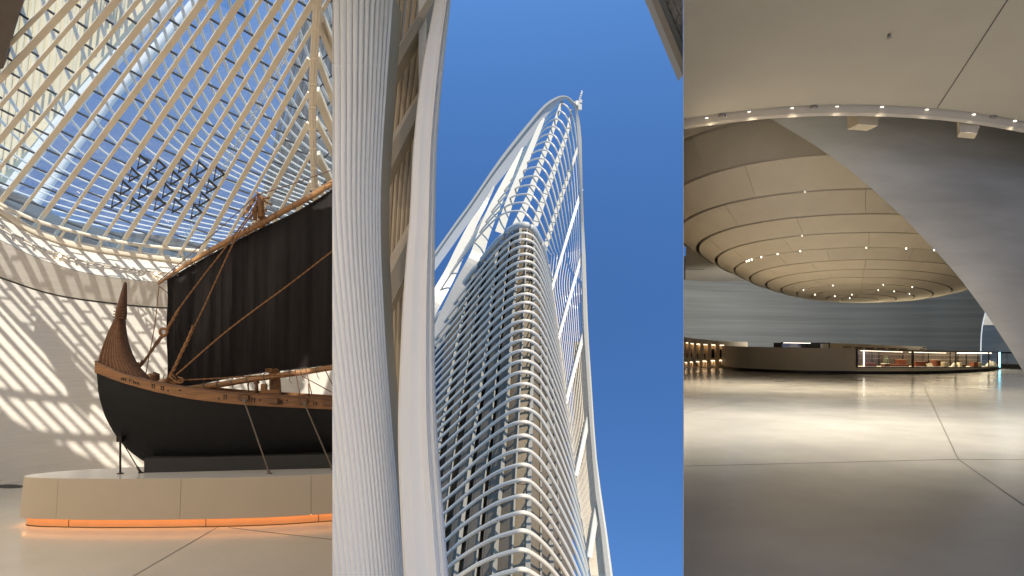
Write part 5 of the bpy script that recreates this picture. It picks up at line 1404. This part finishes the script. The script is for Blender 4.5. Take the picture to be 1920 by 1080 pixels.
# niche wall on the left
nw = root('niche_wall', P(1340, 690, 41), 'cream curved wall with two rows of lit display niches at the left', 'display wall')
NWp = [(1282.2, 632.0, 689.2), (1300, 634.5, 689.2), (1330, 637.5, 689.2), (1355, 639.6, 689.0), (1400, 641.3, 688.6)]
def nwY(px): return 1.6 * F / (689.0 - HY) + (px - 1340) * .02
def nwp(px, y, d=0.0): 
    q = P(px, y, nwY(px)); return q + Vector((0, d, 0))
UP = [(1282.2, 1283.2, 640.5, 671), (1286.2, 1290.7, 642, 671), (1295.2, 1300.8, 643.5, 671), (1306.3, 1312.8, 644.5, 672), (1319.5, 1326.7, 645.2, 672), (1334, 1341.8, 646, 671.5), (1349.5, 1358, 646.6, 671)]
LO_ = [(1282.2, 1282.9, 679, 689), (1284.5, 1288.7, 679, 689), (1294, 1299.3, 678.3, 688.8), (1305.3, 1311.6, 677.3, 688.6), (1317.5, 1325.5, 676.6, 688), (1333, 1341, 675.6, 686.3), (1349, 1359, 675, 685)]
def nw_top(px): return interp([(a, b) for a, b, _ in NWp], px)
def panel(x0, x1, ya, yb, nm='wall_block'):
    A = [nwp(x0, ya if ya is not None else nw_top(x0)), nwp(x1, ya if ya is not None else nw_top(x1))]; B = [nwp(x0, yb), nwp(x1, yb)]
    mb = MB(); mb.band(A, B, (0, .6, 0)); mb.build(nm, M['cabinet'], nw, clip=CLIPR)
edges = []
panel(1282.2, 1284.3, None, 689.2)
for k, (u, l) in enumerate(zip(UP, LO_)):
    if k == 0: continue
    x0, x1 = min(u[0], l[0]), max(u[1], l[1])
    panel(x0, x1, None, u[2]); panel(x0, x1, u[3], l[2]); 
    if l[3] < 688.9: panel(x0, x1, l[3], 689.2)
    nx = min(UP[k + 1][0], LO_[k + 1][0]) if k < 6 else 1402
    panel(x1, nx, None, 689.2)
    for (a, b, t, bt), low_ in ((u, 0), (l, 1)):
        if a > x0 + .05: panel(x0, a, t, bt)
        if b < x1 - .05: panel(b, x1, t, bt)
        A = [nwp(max(a - .2, 1282.2), t - .3, .35), nwp(b + .2, t - .3, .35)]; B = [nwp(max(a - .2, 1282.2), bt + .3, .35), nwp(b + .2, bt + .3, .35)]
        mb = MB(); mb.band(A, B, (0, .05, 0)); mb.build('niche_back', M['niche'], nw)
        mb = MB(); mb.bar(nwp(a + .8, t + .8, .12), nwp(b - .8, t + .8, .12), .05, .02); mb.build('niche_lamp', M['niche_light'], nw)
        c = nwp((a + b) / 2, bt, .2); hh = (bt - t) * nwY(a) / F
        if low_:
            mb = MB(); r_ = (b - a) * nwY(a) / F * .3
            mb.tube([c + Vector((0, 0, hh * f)) for f in (0, .15, .4, .6, .7)], [r_ * .6, r_, r_ * .8, r_ * .4, r_ * .5], 10)
            ob = mb.build('niche_vase', M['white_shell' if k % 3 else 'case_dark'])
            tag(ob, ['dark vessel in the lower niche cut by the hall wall', 'pale vessel in the second lower niche from the left', 'pale vessel in the third lower niche from the left', 'dark vessel in the middle lower niche', 'pale vessel in the lower niche under the tall empty one', 'white vessel in the lower niche second from the desk', 'dark vessel in the lower niche next to the desk'][k], 'vessel', 'vessels in the lower niches')
        elif k >= 5:
            mb = MB(); mb.box(c + Vector((0, 0, hh * .34)), (b - a) * nwY(a) / F * .72, .14, hh * .66)
            tag(mb.build('dark_stele', M['frame_black']), ['upright black panel in the upper niche second from the desk', 'upright black panel in the upper niche next to the desk'][k - 5], 'panel', 'black panels in the upper niches')
        elif k >= 1:
            mb = MB(); r_ = .05; mb.tube([c + Vector((0, 0, hh * f)) for f in (0, .03, .06, .3, .34)], [r_ * 1.4, r_ * 1.4, r_ * .5, r_, r_ * .4], 8)
            tag(mb.build('figurine', M['green_jar' if k == 3 else 'case_dark']), ['small dark figurine in the upper niche near the hall wall', 'small dark figurine in the third upper niche', 'small green figurine in the middle upper niche', 'small dark figurine in the upper niche left of the black panels'][k - 1], 'figurine', 'figurines in the upper niches')
# handrail and glass balustrade on the right
hr = root('balustrade', P(1890, 690, 38), 'black handrail with glass panel and dark base right of the desk', 'balustrade')
a, b = P(1868, 660.8, 38.5), P(1925, 661.8, 37.0)
mb = MB(); mb.tube([a, b], .045, 8); mb.build('handrail', M['frame_black'], hr)
a2, b2 = Vector((a.x, a.y, ZR + .25)), Vector((b.x, b.y, ZR + .25))
mb = MB(); mb.band([a, b], [a2, b2], (0, .02, 0)); mb.build('glass_panel', M['case_glass'], hr)
for t in (.36, .80): mb = MB(); p = a.lerp(b, t); mb.tube([p, Vector((p.x, p.y, ZR + .2))], .02, 6); mb.build('post', M['fixture_grey'], hr)
mb = MB(); mb.band([a2, b2], [Vector((a.x, a.y, ZR)), Vector((b.x, b.y, ZR))], (0, .5, 0)); mb.build('base', M['black'], hr)
